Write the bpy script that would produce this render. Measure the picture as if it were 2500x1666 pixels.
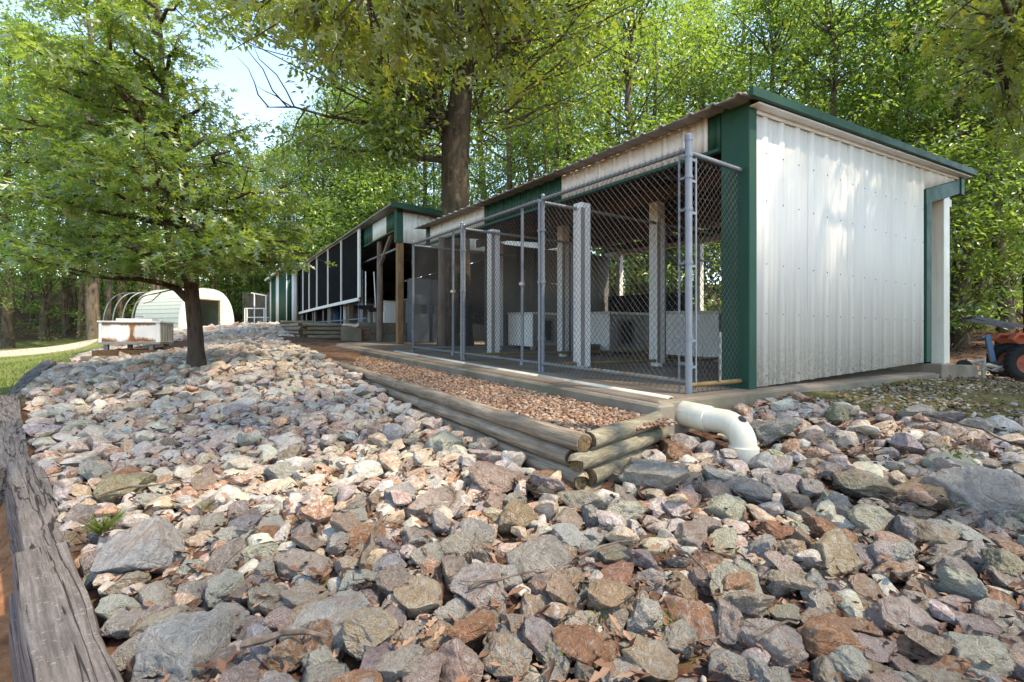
import bpy, bmesh, math, random
import numpy as np
from mathutils import Vector, Matrix, Euler, noise as mnoise

# ------------------------------------------------------------------ scene, camera, light
for o in list(bpy.data.objects): bpy.data.objects.remove(o)
scene = bpy.context.scene
COL = scene.collection
R = math.radians
F_PX, CX, HY = 1208.0, 1250.0, 824.0        # focal length, centre column and horizon row in photo pixels
YAW = R(32.7)                               # the sheds' long side runs along +Y, their gables along +X
CA, SA = math.cos(YAW), math.sin(YAW)
# the eye is the origin; all heights are metres above or below the eye

cam_d = bpy.data.cameras.new('camera'); cam = bpy.data.objects.new('camera', cam_d); COL.objects.link(cam)
cam_d.sensor_width = 36.0; cam_d.lens = F_PX / 2500 * 36; cam_d.clip_start = 0.05; cam_d.clip_end = 600
cam_d.shift_y = (HY - 833) / 2500
cam.location = (0, 0, 0); cam.rotation_euler = (R(90), 0, -YAW)
scene.camera = cam

SUN_EL, SUN_AZ = R(57), math.atan2(0.52, -0.85)
SUN = Vector((math.sin(SUN_AZ) * math.cos(SUN_EL), math.cos(SUN_AZ) * math.cos(SUN_EL), math.sin(SUN_EL)))
world = bpy.data.worlds.new('World'); scene.world = world; world.use_nodes = True
wn = world.node_tree.nodes; wl = world.node_tree.links
sky = wn.new('ShaderNodeTexSky'); sky.sky_type = 'NISHITA'; sky.sun_disc = False
sky.sun_elevation = SUN_EL; sky.sun_rotation = SUN_AZ; sky.altitude = 200; sky.air_density = 1.0; sky.dust_density = 0.4; sky.ozone_density = 3.0
wn['Background'].inputs['Strength'].default_value = 0.15
wl.new(sky.outputs['Color'], wn['Background'].inputs['Color'])
sun_d = bpy.data.lights.new('sun', 'SUN'); sun = bpy.data.objects.new('sun', sun_d); COL.objects.link(sun)
sun_d.energy = 2.3; sun_d.angle = R(1.5); sun_d.color = (1.0, 0.95, 0.86)
sun.rotation_euler = SUN.to_track_quat('Z', 'Y').to_euler(); sun.location = SUN * 40
vs = scene.view_settings
vs.view_transform = 'Standard'; vs.look = 'None'; vs.gamma = 1.0; vs.use_curve_mapping = False; vs.exposure = 2.17
vs.use_white_balance = True; vs.white_balance_temperature = 8100; vs.white_balance_tint = 10
scene.render.engine = 'CYCLES'
cy = scene.cycles
cy.max_bounces = 7; cy.diffuse_bounces = 4; cy.glossy_bounces = 2; cy.transmission_bounces = 4; cy.transparent_max_bounces = 6
cy.caustics_reflective = False; cy.caustics_refractive = False; cy.use_denoising = True

# ------------------------------------------------------------------ small helpers
def ray(px, py=HY):
    d = (px - CX) / F_PX
    return np.array([d * CA + SA, -d * SA + CA, -(py - HY) / F_PX])
def cw(px, t):                       # ground-plan position of a photo column at depth t
    r = ray(px); return r[0] * t, r[1] * t
def proj(x, y, z):                   # world -> photo pixel, depth
    cx = x * CA - y * SA; cz = x * SA + y * CA
    cz = np.where(np.abs(cz) < 1e-6, 1e-6, cz)
    return CX + F_PX * cx / cz, HY - F_PX * z / cz, cz

def tag(o, label=None, cat=None, group=None, kind=None):
    if label: o['label'] = label
    if cat: o['category'] = cat
    if group: o['group'] = group
    if kind: o['kind'] = kind
    return o
def thing(name, label, cat, loc=(0, 0, 0), group=None):
    o = bpy.data.objects.new(name, None); COL.objects.link(o); o.location = loc
    o.empty_display_size = 0.1
    return tag(o, label, cat, group)
def adopt(child, parent):
    child.parent = parent
    p = parent; loc = Vector((0, 0, 0))
    while p is not None and p.type == 'EMPTY':
        loc += p.location; p = p.parent
    child.matrix_parent_inverse = Matrix.Translation(-loc) if parent.type == 'EMPTY' else Matrix.Identity(4)
    return child

def np_obj(name, V, F, mat, parent=None, smooth=False, attrs=None, local=False, link=True):
    """one mesh object from numpy arrays; F is an (n,3) or (n,4) array"""
    V = np.asarray(V, dtype=np.float32); F = np.asarray(F, dtype=np.int32)
    me = bpy.data.meshes.new(name)
    k = F.shape[1]
    me.vertices.add(len(V)); me.vertices.foreach_set('co', V.ravel())
    me.loops.add(F.size); me.loops.foreach_set('vertex_index', F.ravel())
    me.polygons.add(len(F)); me.polygons.foreach_set('loop_start', np.arange(0, F.size, k, dtype=np.int32))
    me.polygons.foreach_set('loop_total', np.full(len(F), k, dtype=np.int32))
    if smooth: me.polygons.foreach_set('use_smooth', np.ones(len(F), dtype=bool))
    me.update(calc_edges=True)
    if attrs:
        for an, (dom, typ, data) in attrs.items():
            a = me.attributes.new(an, typ, dom)
            a.data.foreach_set('color' if typ == 'FLOAT_COLOR' else 'value', np.asarray(data, dtype=np.float32).ravel())
    if mat: me.materials.append(mat)
    if not link: return me
    o = bpy.data.objects.new(name, me); COL.objects.link(o)
    if parent is not None:
        if local: o.parent = parent
        else: adopt(o, parent)
    return o

class MB:
    """collects shapes, builds ONE mesh object"""
    def __init__(s, f=None): s.v = []; s.q = []; s.f = f
    def add(s, pts, faces):
        b = len(s.v)
        for p in pts: s.v.append(tuple(s.f(*p)) if s.f else tuple(p))
        for fc in faces: s.q.append([b + i for i in fc])
        return s
    def box(s, x0, x1, y0, y1, z0, z1):
        if x0 > x1: x0, x1 = x1, x0
        if y0 > y1: y0, y1 = y1, y0
        return s.add([(x0,y0,z0),(x1,y0,z0),(x1,y1,z0),(x0,y1,z0),(x0,y0,z1),(x1,y0,z1),(x1,y1,z1),(x0,y1,z1)],
              [(0,3,2,1),(4,5,6,7),(0,1,5,4),(1,2,6,5),(2,3,7,6),(3,0,4,7)])
    def hexa(s, p8):
        return s.add(p8, [(0,3,2,1),(4,5,6,7),(0,1,5,4),(1,2,6,5),(2,3,7,6),(3,0,4,7)])
    def bar(s, a, b, w, h, up=(0, 0, 1)):
        a = Vector(a); b = Vector(b); d = (b - a).normalized(); up = Vector(up)
        sd = d.cross(up)
        if sd.length < 1e-4: sd = d.cross(Vector((1, 0, 0)))
        sd.normalize(); u = sd.cross(d)
        sd *= w / 2; u *= h / 2
        return s.hexa([a-sd-u, a+sd-u, b+sd-u, b-sd-u, a-sd+u, a+sd+u, b+sd+u, b-sd+u])
    def tube(s, pts, rad, n=8, caps=True):
        pts = [Vector(p) for p in pts]
        if not hasattr(rad, '__len__'): rad = [rad] * len(pts)
        vs = []; fs = []; ref = None
        for i, p in enumerate(pts):
            d = (pts[min(i+1, len(pts)-1)] - pts[max(i-1, 0)]).normalized()
            if ref is None: ref = Vector((0,0,1)) if abs(d.z) < 0.9 else Vector((1,0,0))
            a = d.cross(ref); a.normalize(); b = d.cross(a); ref = -b if False else ref
            for k in range(n):
                t = 2*math.pi*k/n
                vs.append(p + (a*math.cos(t) + b*math.sin(t)) * rad[i])
        for i in range(len(pts)-1):
            for k in range(n):
                k2 = (k+1) % n
                fs.append((i*n+k, i*n+k2, (i+1)*n+k2, (i+1)*n+k))
        if caps: fs.append(tuple(range(n-1, -1, -1))); fs.append(tuple((len(pts)-1)*n+k for k in range(n)))
        return s.add(vs, fs)
    def prism(s, poly, off):
        """closed outline (3-D points, in order) swept by a vector"""
        n = len(poly); off = Vector(off); a = [Vector(p) for p in poly]
        return s.add(a + [p + off for p in a], [tuple(range(n-1,-1,-1)), tuple(range(n, 2*n))] + [(i,(i+1)%n,n+(i+1)%n,n+i) for i in range(n)])
    def build(s, name, mat, parent=None, smooth=False, bevel=0, local=False):
        me = bpy.data.meshes.new(name); me.from_pydata(s.v, [], s.q)
        bm = bmesh.new(); bm.from_mesh(me)
        bmesh.ops.recalc_face_normals(bm, faces=bm.faces[:])
        if bevel: bmesh.ops.bevel(bm, geom=[e for e in bm.edges if len(e.link_faces) == 2 and e.calc_face_angle(0) > 0.5], offset=bevel, segments=1, affect='EDGES')
        bm.to_mesh(me); bm.free()
        if smooth:
            for p in me.polygons: p.use_smooth = True
            try: me.set_sharp_from_angle(angle=R(38))
            except Exception: pass
        if mat: me.materials.append(mat)
        o = bpy.data.objects.new(name, me); COL.objects.link(o)
        if parent is not None:
            if local: o.parent = parent
            else: adopt(o, parent)
        return o

# ------------------------------------------------------------------ materials
class NT:
    def __init__(s, name, rough=0.6, metal=0.0, spec=0.4):
        s.m = bpy.data.materials.new(name); s.m.use_nodes = True; s.t = s.m.node_tree; s.b = s.t.nodes['Principled BSDF']
        s.b.inputs['Roughness'].default_value = rough; s.b.inputs['Metallic'].default_value = metal
        s.b.inputs['Specular IOR Level'].default_value = spec; s.vec = None
    def n(s, t, **k):
        nd = s.t.nodes.new(t)
        for a, v in k.items(): setattr(nd, a, v)
        return nd
    def l(s, a, b): s.t.links.new(a, b); return b
    def coord(s, scale=(1,1,1), which='Object', rnd=False):
        tc = s.n('ShaderNodeTexCoord'); mp = s.n('ShaderNodeMapping'); mp.inputs['Scale'].default_value = scale
        s.l(tc.outputs[which], mp.inputs['Vector'])
        if rnd:
            oi = s.n('ShaderNodeObjectInfo'); mu = s.n('ShaderNodeMath', operation='MULTIPLY'); mu.inputs[1].default_value = 57.0
            s.l(oi.outputs['Random'], mu.inputs[0]); s.l(mu.outputs[0], mp.inputs['Location'])
        return mp.outputs[0]
    def noise(s, vec, scale=5, detail=6, rough=0.6, dist=0.0):
        nd = s.n('ShaderNodeTexNoise'); nd.inputs['Scale'].default_value = scale; nd.inputs['Detail'].default_value = detail
        nd.inputs['Roughness'].default_value = rough; nd.inputs['Distortion'].default_value = dist
        if vec is not None: s.l(vec, nd.inputs['Vector'])
        return nd.outputs['Fac']
    def voro(s, vec, scale=5, feature='F1', out='Distance'):
        nd = s.n('ShaderNodeTexVoronoi'); nd.feature = feature; nd.inputs['Scale'].default_value = scale
        if vec is not None: s.l(vec, nd.inputs['Vector'])
        return nd.outputs[out]
    def ramp(s, fac, stops, interp='LINEAR'):
        nd = s.n('ShaderNodeValToRGB'); cr = nd.color_ramp; cr.interpolation = interp
        while len(cr.elements) < len(stops): cr.elements.new(0.5)
        for e, (p, c) in zip(cr.elements, stops):
            e.position = p; e.color = (c, c, c, 1) if not hasattr(c, '__len__') else (*c[:3], 1)
        s.l(fac, nd.inputs[0]); return nd.outputs[0]
    def mix(s, fac, a, b, mode='MIX'):
        nd = s.n('ShaderNodeMix'); nd.data_type = 'RGBA'; nd.blend_type = mode
        for sock, v in ((nd.inputs[0], fac), (nd.inputs[6], a), (nd.inputs[7], b)):
            if hasattr(v, 'node'): s.l(v, sock)
            elif hasattr(v, '__len__'): sock.default_value = (*v[:3], 1)
            else: sock.default_value = v
        return nd.outputs[2]
    def math(s, op, a, b=0.0, clamp=False):
        nd = s.n('ShaderNodeMath', operation=op); nd.use_clamp = clamp
        for sock, v in ((nd.inputs[0], a), (nd.inputs[1], b)):
            if hasattr(v, 'node'): s.l(v, sock)
            else: sock.default_value = v
        return nd.outputs[0]
    def attr(s, name, out='Fac'):
        nd = s.n('ShaderNodeAttribute'); nd.attribute_name = name; return nd.outputs[out]
    def sep(s, vec):
        nd = s.n('ShaderNodeSeparateXYZ'); s.l(vec, nd.inputs[0]); return nd.outputs
    def col(s, c):
        if hasattr(c, 'node'): s.l(c, s.b.inputs['Base Color'])
        else: s.b.inputs['Base Color'].default_value = (*c, 1)
        return s
    def bump(s, h, strength=0.3, dist=0.02):
        nd = s.n('ShaderNodeBump'); nd.inputs['Strength'].default_value = strength; nd.inputs['Distance'].default_value = dist
        s.l(h, nd.inputs['Height']); s.l(nd.outputs[0], s.b.inputs['Normal']); return s
    def rough(s, v): s.l(v, s.b.inputs['Roughness']); return s

def flat(name, c, rough=0.5, metal=0.0, var=0.12, scale=6, bump=0.0, spec=0.4):
    t = NT(name, rough, metal, spec); v = t.coord(); n = t.noise(v, scale, 8, 0.65)
    c = np.array(c)
    t.col(t.mix(n, tuple(c * (1 - var * 1.6)), tuple(np.minimum(c * (1 + var * 1.6), 0.9))))
    if bump: t.bump(t.noise(v, scale * 8, 5), bump, 0.01)
    return t.m

def painted(name, c, dirt=(0.20, 0.17, 0.11), amount=0.35, rough=0.38, spec=0.45):
    """painted sheet metal: faint vertical streaks and grime"""
    t = NT(name, rough, 0, spec); v = t.coord((1.6, 1.6, 0.12)); v2 = t.coord()
    st = t.ramp(t.noise(v, 9, 6, 0.6), [(0.42, 0.0), (0.75, 1.0)]); sp = t.ramp(t.noise(v2, 3.0, 10, 0.7), [(0.45, 0.0), (0.8, 1.0)])
    f = t.math('MULTIPLY', t.math('MAXIMUM', st, sp), amount)
    t.col(t.mix(f, c, dirt)); t.rough(t.math('ADD', t.math('MULTIPLY', sp, 0.25), rough))
    t.bump(t.noise(v2, 2.2, 3), 0.06, 0.02)
    return t.m

MAT = {}
def build_materials():
    # white siding of the near gable: grime gathers at the foot
    t = NT('white_siding', 0.75, 0, 0.10); v = t.coord((1.6, 1.6, 0.10)); v2 = t.coord()
    st = t.ramp(t.noise(v, 8, 6, 0.6), [(0.45, 0.0), (0.8, 0.5)]); sp = t.ramp(t.noise(v2, 30, 6, 0.75), [(0.44, 0.0), (0.60, 1.0)])
    z = t.sep(v2)[2]
    low = t.ramp(t.math('ADD', z, 0.42), [(0.0, 1.0), (0.10, 0.75), (0.45, 0.0)])
    f = t.math('ADD', t.math('MULTIPLY', st, 0.30), t.math('MULTIPLY', t.math('MULTIPLY', low, sp), 0.5), True)
    t.col(t.mix(f, (0.68, 0.665, 0.60), (0.17, 0.15, 0.10))); t.bump(t.noise(v2, 2.0, 3), 0.05, 0.02); MAT['siding'] = t.m
    MAT['white_metal'] = painted('white_metal', (0.70, 0.71, 0.68), amount=0.25)
    MAT['offwhite'] = painted('offwhite_trim', (0.66, 0.64, 0.54), amount=0.3)
    MAT['green'] = painted('green_metal', (0.007, 0.055, 0.034), dirt=(0.06, 0.09, 0.06), amount=0.22, rough=0.5, spec=0.25)
    MAT['roof'] = flat('galvanised_roof', (0.24, 0.225, 0.21), 0.55, 0.2, 0.3, 5)
    MAT['galv'] = flat('galvanised_pipe', (0.19, 0.215, 0.24), 0.5, 0.35, 0.18, 12)
    MAT['wire'] = flat('chain_wire', (0.09, 0.09, 0.087), 0.5, 0.5, 0.25, 8)
    MAT['rustyrail'] = None
    t = NT('rusty_rail', 0.6, 0.35); v = t.coord()
    t.col(t.ramp(t.noise(v, 5, 8, 0.7), [(0.45, (0.22, 0.245, 0.26)), (0.62, (0.22, 0.19, 0.13)), (0.75, (0.16, 0.08, 0.04))])); MAT['rustyrail'] = t.m
    t = NT('yellow_rail', 0.65, 0.1); v = t.coord()
    t.col(t.ramp(t.noise(v, 6, 8, 0.7), [(0.35, (0.24, 0.18, 0.06)), (0.6, (0.17, 0.11, 0.045)), (0.75, (0.10, 0.06, 0.03))])); MAT['yellowrail'] = t.m
    MAT['pvc'] = painted('white_pvc', (0.60, 0.57, 0.46), dirt=(0.30, 0.22, 0.11), amount=0.38, rough=0.45)
    MAT['black'] = flat('black_hole', (0.012, 0.012, 0.012), 0.8)
    MAT['darkmesh'] = flat('shade_cloth', (0.015, 0.0152, 0.016), 1.0, 0, 0.3, 4, 0, 0.0)
    MAT['cabinet'] = flat('cabinet_paint', (0.075, 0.085, 0.10), 0.6)
    MAT['bluegrey'] = flat('bluegrey_siding', (0.18, 0.22, 0.27), 0.5, 0, 0.15, 3)
    MAT['greywall'] = flat('grey_board', (0.15, 0.145, 0.135), 0.8, 0, 0.2, 3)
    MAT['boxwhite'] = painted('white_box_panel', (0.80, 0.80, 0.78), amount=0.12)
    MAT['greybox'] = flat('grey_box_panel', (0.24, 0.23, 0.205), 0.7, 0, 0.15, 4)
    MAT['bluebox'] = flat('blue_plastic', (0.03, 0.10, 0.25), 0.5)
    MAT['rubber'] = flat('tyre_rubber', (0.018, 0.018, 0.018), 0.85, 0, 0.3, 20, 0.2)
    MAT['orange'] = painted('orange_paint', (0.55, 0.085, 0.018), dirt=(0.18, 0.07, 0.03), amount=0.3)
    MAT['rim'] = painted('faded_orange_rim', (0.50, 0.13, 0.075), dirt=(0.2, 0.1, 0.07), amount=0.4)
    MAT['blue'] = painted('blue_paint', (0.05, 0.17, 0.32), dirt=(0.12, 0.10, 0.09), amount=0.3)
    MAT['yellow'] = flat('yellow_plastic', (0.6, 0.36, 0.02), 0.4)
    MAT['steel'] = flat('dark_steel', (0.09, 0.10, 0.125), 0.45, 0.3, 0.2)
    MAT['palesteel'] = flat('pale_hitch_steel', (0.38, 0.37, 0.33), 0.6, 0.2, 0.25, 14)
    # concrete
    t = NT('concrete', 0.85, 0, 0.25); v = t.coord()
    n = t.noise(v, 2.0, 9, 0.65); m = t.ramp(t.noise(v, 1.3, 6, 0.6), [(0.48, 0.0), (0.7, 1.0)])
    c = t.ramp(n, [(0.3, (0.12, 0.095, 0.07)), (0.55, (0.21, 0.18, 0.14)), (0.8, (0.29, 0.26, 0.21))])
    t.col(t.mix(t.math('MULTIPLY', m, 0.6), c, (0.10, 0.105, 0.045))); t.bump(t.noise(v, 60, 5), 0.3, 0.01); MAT['concrete'] = t.m
    t = NT('floor_concrete', 0.8, 0, 0.3); v = t.coord()
    n = t.noise(v, 1.1, 9, 0.65)
    t.col(t.ramp(n, [(0.3, (0.11, 0.068, 0.042)), (0.5, (0.19, 0.14, 0.10)), (0.75, (0.27, 0.225, 0.18))])); t.bump(t.noise(v, 70, 5), 0.25, 0.008); MAT['floor'] = t.m
    # woods: grain runs along local X of the mapping scale
    def wood(name, c1, c2, c3, sc, rough=0.85, b=0.5):
        t = NT(name, rough, 0, 0.2); v = t.coord(sc, rnd=True)
        n = t.noise(v, 6, 9, 0.7, 0.4); n2 = t.noise(t.coord((1,1,1), rnd=True), 3.0, 5, 0.6)
        c = t.ramp(n, [(0.28, c1), (0.5, c2), (0.72, c3)])
        t.col(t.mix(t.math('MULTIPLY', t.ramp(n2, [(0.4, 0), (0.75, 1)]), 0.55), c, tuple(np.array(c1) * 0.8)))
        t.bump(n, b, 0.02); return t.m
    MAT['log_y'] = wood('weathered_log_long', (0.085, 0.065, 0.045), (0.25, 0.20, 0.145), (0.42, 0.36, 0.28), (9, 0.5, 9))
    MAT['log_x'] = wood('weathered_log_cross', (0.085, 0.075, 0.05), (0.20, 0.178, 0.125), (0.33, 0.295, 0.225), (0.5, 9, 9))
    t = NT('log_end', 0.9, 0, 0.2); v = t.coord((1, 1, 1), rnd=True)
    t.col(t.ramp(t.noise(v, 40, 6, 0.7), [(0.3, (0.035, 0.025, 0.018)), (0.55, (0.14, 0.095, 0.05)), (0.75, (0.30, 0.22, 0.13))])); t.bump(t.noise(v, 60, 5), 0.5, 0.01); MAT['log_end'] = t.m
    t = NT('railway_timber', 0.92, 0, 0.2); v = t.coord((14, 0.6, 14), rnd=True)
    n = t.noise(v, 4, 10, 0.75, 0.2); cr = t.ramp(t.noise(t.coord((14, 0.22, 14), rnd=True), 1.3, 4, 0.5, 0.2), [(0.478, 0.0), (0.494, 1.0), (0.506, 1.0), (0.522, 0.0)])
    sp = t.ramp(t.noise(t.coord(), 55, 5, 0.7), [(0.58, 0.0), (0.7, 1.0)])
    c = t.ramp(n, [(0.28, (0.045, 0.037, 0.032)), (0.5, (0.13, 0.11, 0.098)), (0.75, (0.26, 0.23, 0.212))])
    c = t.mix(t.math('MULTIPLY', sp, 0.55), c, (0.36, 0.36, 0.33))
    t.col(t.mix(t.math('MULTIPLY', cr, 0.9), c, (0.012, 0.010, 0.009))); t.bump(t.math('SUBTRACT', n, cr), 0.5, 0.012); MAT['timber'] = t.m
    MAT['beam'] = wood('roof_timber', (0.045, 0.026, 0.014), (0.115, 0.066, 0.036), (0.20, 0.12, 0.07), (6, 6, 6), b=0.2)
    MAT['brownpost'] = wood('treated_post', (0.12, 0.065, 0.03), (0.25, 0.15, 0.08), (0.36, 0.24, 0.14), (9, 9, 0.5), b=0.3)
    MAT['greypost'] = wood('grey_round_post', (0.08, 0.06, 0.045), (0.19, 0.145, 0.11), (0.28, 0.22, 0.17), (9, 9, 0.5), b=0.3)
    # bark
    def bark(name, c1, c2, lich, b=0.9, sc=16, lam=0.5):
        t = NT(name, 0.95, 0, 0.15); v = t.coord((1, 1, 0.22), rnd=True); v2 = t.coord((1,1,1), rnd=True)
        n = t.noise(v, sc, 8, 0.7, 0.6); vo = t.voro(v, sc * 0.9)
        h = t.math('ADD', n, vo)
        l = t.ramp(t.noise(v2, 5, 8, 0.75), [(0.52, 0.0), (0.62, 1.0)])
        t.col(t.mix(t.math('MULTIPLY', l, lam), t.ramp(h, [(0.45, c1), (1.1, c2)]), lich)); t.bump(h, b, 0.03); return t.m
    MAT['bark_oak'] = bark('oak_bark', (0.013, 0.010, 0.007), (0.062, 0.047, 0.032), (0.17, 0.155, 0.11), 1.0, 9, 0.5)
    MAT['bark_young'] = bark('young_oak_bark', (0.018, 0.013, 0.010), (0.075, 0.055, 0.043), (0.13, 0.105, 0.075), 0.8, 24, 0.35)
    MAT['bark_wood'] = bark('forest_bark', (0.022, 0.018, 0.014), (0.10, 0.078, 0.056), (0.20, 0.18, 0.13), 0.8, 10, 0.5)
    # leaves: two-sided, light shines through
    def leaf(name, lo, hi, tr_lo, tr_hi, tmix=0.5, gloss=0.08):
        m = bpy.data.materials.new(name); m.use_nodes = True; t = m.node_tree; t.nodes.clear()
        n = t.nodes.new; L = t.links.new
        at = n('ShaderNodeAttribute'); at.attribute_name = 'tint'
        def rmp(a, b):
            r = n('ShaderNodeValToRGB'); r.color_ramp.elements[0].color = (*a, 1); r.color_ramp.elements[1].color = (*b, 1); L(at.outputs['Fac'], r.inputs[0]); return r
        r1 = rmp(lo, hi); r2 = rmp(tr_lo, tr_hi)
        d = n('ShaderNodeBsdfDiffuse'); L(r1.outputs[0], d.inputs['Color'])
        tr = n('ShaderNodeBsdfTranslucent'); L(r2.outputs[0], tr.inputs['Color'])
        g = n('ShaderNodeBsdfGlossy'); g.inputs['Roughness'].default_value = 0.38; g.inputs['Color'].default_value = (0.9, 0.95, 0.9, 1)
        m1 = n('ShaderNodeMixShader'); m1.inputs[0].default_value = tmix; L(d.outputs[0], m1.inputs[1]); L(tr.outputs[0], m1.inputs[2])
        m2 = n('ShaderNodeMixShader'); m2.inputs[0].default_value = gloss; L(m1.outputs[0], m2.inputs[1]); L(g.outputs[0], m2.inputs[2])
        o = n('ShaderNodeOutputMaterial'); L(m2.outputs[0], o.inputs['Surface']); return m
    MAT['leaf_young'] = leaf('young_oak_leaf', (0.058, 0.115, 0.028), (0.12, 0.172, 0.042), (0.24, 0.38, 0.04), (0.46, 0.56, 0.09), 0.52, 0.08)
    MAT['leaf_oak'] = leaf('oak_leaf', (0.045, 0.088, 0.018), (0.11, 0.15, 0.028), (0.20, 0.31, 0.025), (0.42, 0.49, 0.06), 0.50, 0.06)
    MAT['leaf_near'] = leaf('overhanging_oak_leaf', (0.07, 0.10, 0.016), (0.13, 0.145, 0.022), (0.24, 0.29, 0.02), (0.42, 0.43, 0.045), 0.5, 0.05)
    MAT['leaf_wood'] = leaf('forest_leaf', (0.045, 0.105, 0.020), (0.105, 0.175, 0.034), (0.20, 0.36, 0.04), (0.40, 0.54, 0.085), 0.50, 0.06)
    MAT['grass'] = leaf('grass_blade', (0.055, 0.10, 0.018), (0.13, 0.16, 0.035), (0.15, 0.22, 0.03), (0.28, 0.30, 0.06), 0.4, 0.03)
    # dry leaves
    t = NT('dry_leaf', 0.75, 0, 0.25); a = t.attr('tint')
    t.col(t.ramp(a, [(0.0, (0.045, 0.022, 0.014)), (0.4, (0.12, 0.062, 0.040)), (0.75, (0.19, 0.105, 0.068)), (1.0, (0.28, 0.18, 0.12))])); MAT['dry'] = t.m
    t = NT('twig', 0.9, 0, 0.2); t.col(t.ramp(t.noise(t.coord(), 20, 5), [(0.35, (0.05, 0.037, 0.028)), (0.7, (0.20, 0.16, 0.125))])); MAT['twig'] = t.m
    # stone: base colour from the object or from the mesh, with mottling, rust and lichen
    def stone(name, src):
        t = NT(name, 0.86, 0, 0.28)
        if src == 'obj':
            oi = t.n('ShaderNodeObjectInfo'); base = oi.outputs['Color']; v = t.coord((1, 1, 1), rnd=True); k = 1.0; rv = oi.outputs['Random']
        else:
            base = t.attr('stone', 'Color'); v = t.coord(); k = 9.0; rv = t.noise(v, 6, 1, 0.5)
        n1 = t.noise(v, 1.3 * k, 8, 0.68, 0.5); n2 = t.noise(v, 4.5 * k, 10, 0.72, 0.3); n3 = t.noise(v, 16 * k, 6, 0.7)
        n4 = t.noise(t.n('ShaderNodeMapping').outputs[0] if False else v, 2.3 * k, 4, 0.5, 1.5)
        rA = t.math('FRACT', t.math('MULTIPLY', rv, 7.3)); rB = t.math('FRACT', t.math('MULTIPLY', rv, 13.7)); rC = t.math('FRACT', t.math('MULTIPLY', rv, 29.1))
        n1 = t.math('ADD', n1, t.math('MULTIPLY', t.math('SUBTRACT', rA, 0.62), 0.22)); n4 = t.math('ADD', n4, t.math('MULTIPLY', t.math('SUBTRACT', rB, 0.6), 0.22))
        n2 = t.math('ADD', n2, t.math('MULTIPLY', t.math('SUBTRACT', rC, 0.5), 0.12))
        c = t.mix(t.ramp(n2, [(0.30, 1.0), (0.52, 0.0)]), base, t.mix(1.0, base, (0.70, 0.66, 0.655), 'MULTIPLY'))
        c = t.mix(t.ramp(n2, [(0.50, 0.0), (0.64, 0.8)]), c, (0.60, 0.57, 0.52))
        c = t.mix(t.ramp(n1, [(0.56, 0.0), (0.70, 0.5)]), c, (0.38, 0.22, 0.125))
        c = t.mix(t.ramp(n4, [(0.62, 0.0), (0.76, 0.38)]), c, (0.30, 0.27, 0.17))
        c = t.mix(t.ramp(n3, [(0.30, 0.55), (0.42, 0.0)]), c, (0.06, 0.055, 0.055))
        c = t.mix(t.ramp(n3, [(0.60, 0.0), (0.72, 0.45)]), c, (0.58, 0.57, 0.54))
        t.col(c)
        vo = t.voro(v, 2.6 * k, 'DISTANCE_TO_EDGE')
        h = t.math('ADD', t.math('ADD', t.math('MULTIPLY', n2, 1.0), t.math('MULTIPLY', n3, 0.35)), t.math('MULTIPLY', t.ramp(vo, [(0.0, 0.0), (0.06, 1.0)]), 0.12))
        t.bump(h, 1.0, 0.13 if src == 'obj' else 0.02); return t.m
    MAT['stone_obj'] = stone('riprap_stone', 'obj'); MAT['stone_mesh'] = stone('riprap_stone_far', 'mesh')
    t = NT('pea_gravel', 0.8, 0, 0.3); t.col(t.attr('stone', 'Color')); MAT['pebble'] = t.m
    # ground: zones carried by the terrain mesh
    t = NT('ground', 0.95, 0, 0.15); v = t.coord()
    n1 = t.noise(v, 1.2, 8, 0.65); n2 = t.noise(v, 9, 9, 0.7); n3 = t.noise(v, 45, 6, 0.7); vo = t.voro(v, 34, out='Color')
    lit = t.ramp(n2, [(0.28, (0.040, 0.023, 0.015)), (0.5, (0.115, 0.064, 0.040)), (0.72, (0.21, 0.13, 0.085))])
    lit = t.mix(0.35, lit, t.mix(1.0, lit, vo, 'MULTIPLY'))
    grs = t.ramp(t.math('ADD', t.math('MULTIPLY', n1, 0.7), t.math('MULTIPLY', n3, 0.3)), [(0.34, (0.26, 0.205, 0.13)), (0.45, (0.13, 0.135, 0.045)), (0.62, (0.085, 0.13, 0.024))])
    snd = t.ramp(n2, [(0.3, (0.26, 0.21, 0.155)), (0.6, (0.40, 0.34, 0.265)), (0.8, (0.47, 0.415, 0.33))])
    mos = t.ramp(n2, [(0.30, (0.05, 0.042, 0.018)), (0.5, (0.105, 0.09, 0.03)), (0.66, (0.15, 0.13, 0.05)), (0.8, (0.24, 0.20, 0.11))])
    cla = t.ramp(n2, [(0.3, (0.17, 0.07, 0.033)), (0.55, (0.33, 0.145, 0.065)), (0.75, (0.36, 0.22, 0.13))])
    def zf(nm): return t.ramp(t.math('ADD', t.attr(nm), t.math('MULTIPLY', t.math('SUBTRACT', n2, 0.5), 0.7)), [(0.40, 0.0), (0.60, 1.0)])
    c = lit
    for nm, cc in (('clay', cla), ('grass', grs), ('sand', snd), ('moss', mos)): c = t.mix(zf(nm), c, cc)
    t.col(c); t.bump(t.math('ADD', n2, t.math('MULTIPLY', n3, 0.5)), 0.8, 0.03); MAT['ground'] = t.m
    t = NT('gravel_base', 0.95, 0, 0.2); v = t.coord()
    t.col(t.ramp(t.voro(v, 55, out='Color'), [(0.2, (0.10, 0.06, 0.04)), (0.5, (0.25, 0.15, 0.095)), (0.9, (0.38, 0.27, 0.18))])); t.bump(t.voro(v, 55), 0.9, 0.02); MAT['gravel_base'] = t.m
    # rusty white air conditioner
    t = NT('rusty_white_panel', 0.5, 0, 0.4); v = t.coord((7, 7, 0.9)); v2 = t.coord(); z = t.sep(v2)[2]
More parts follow.
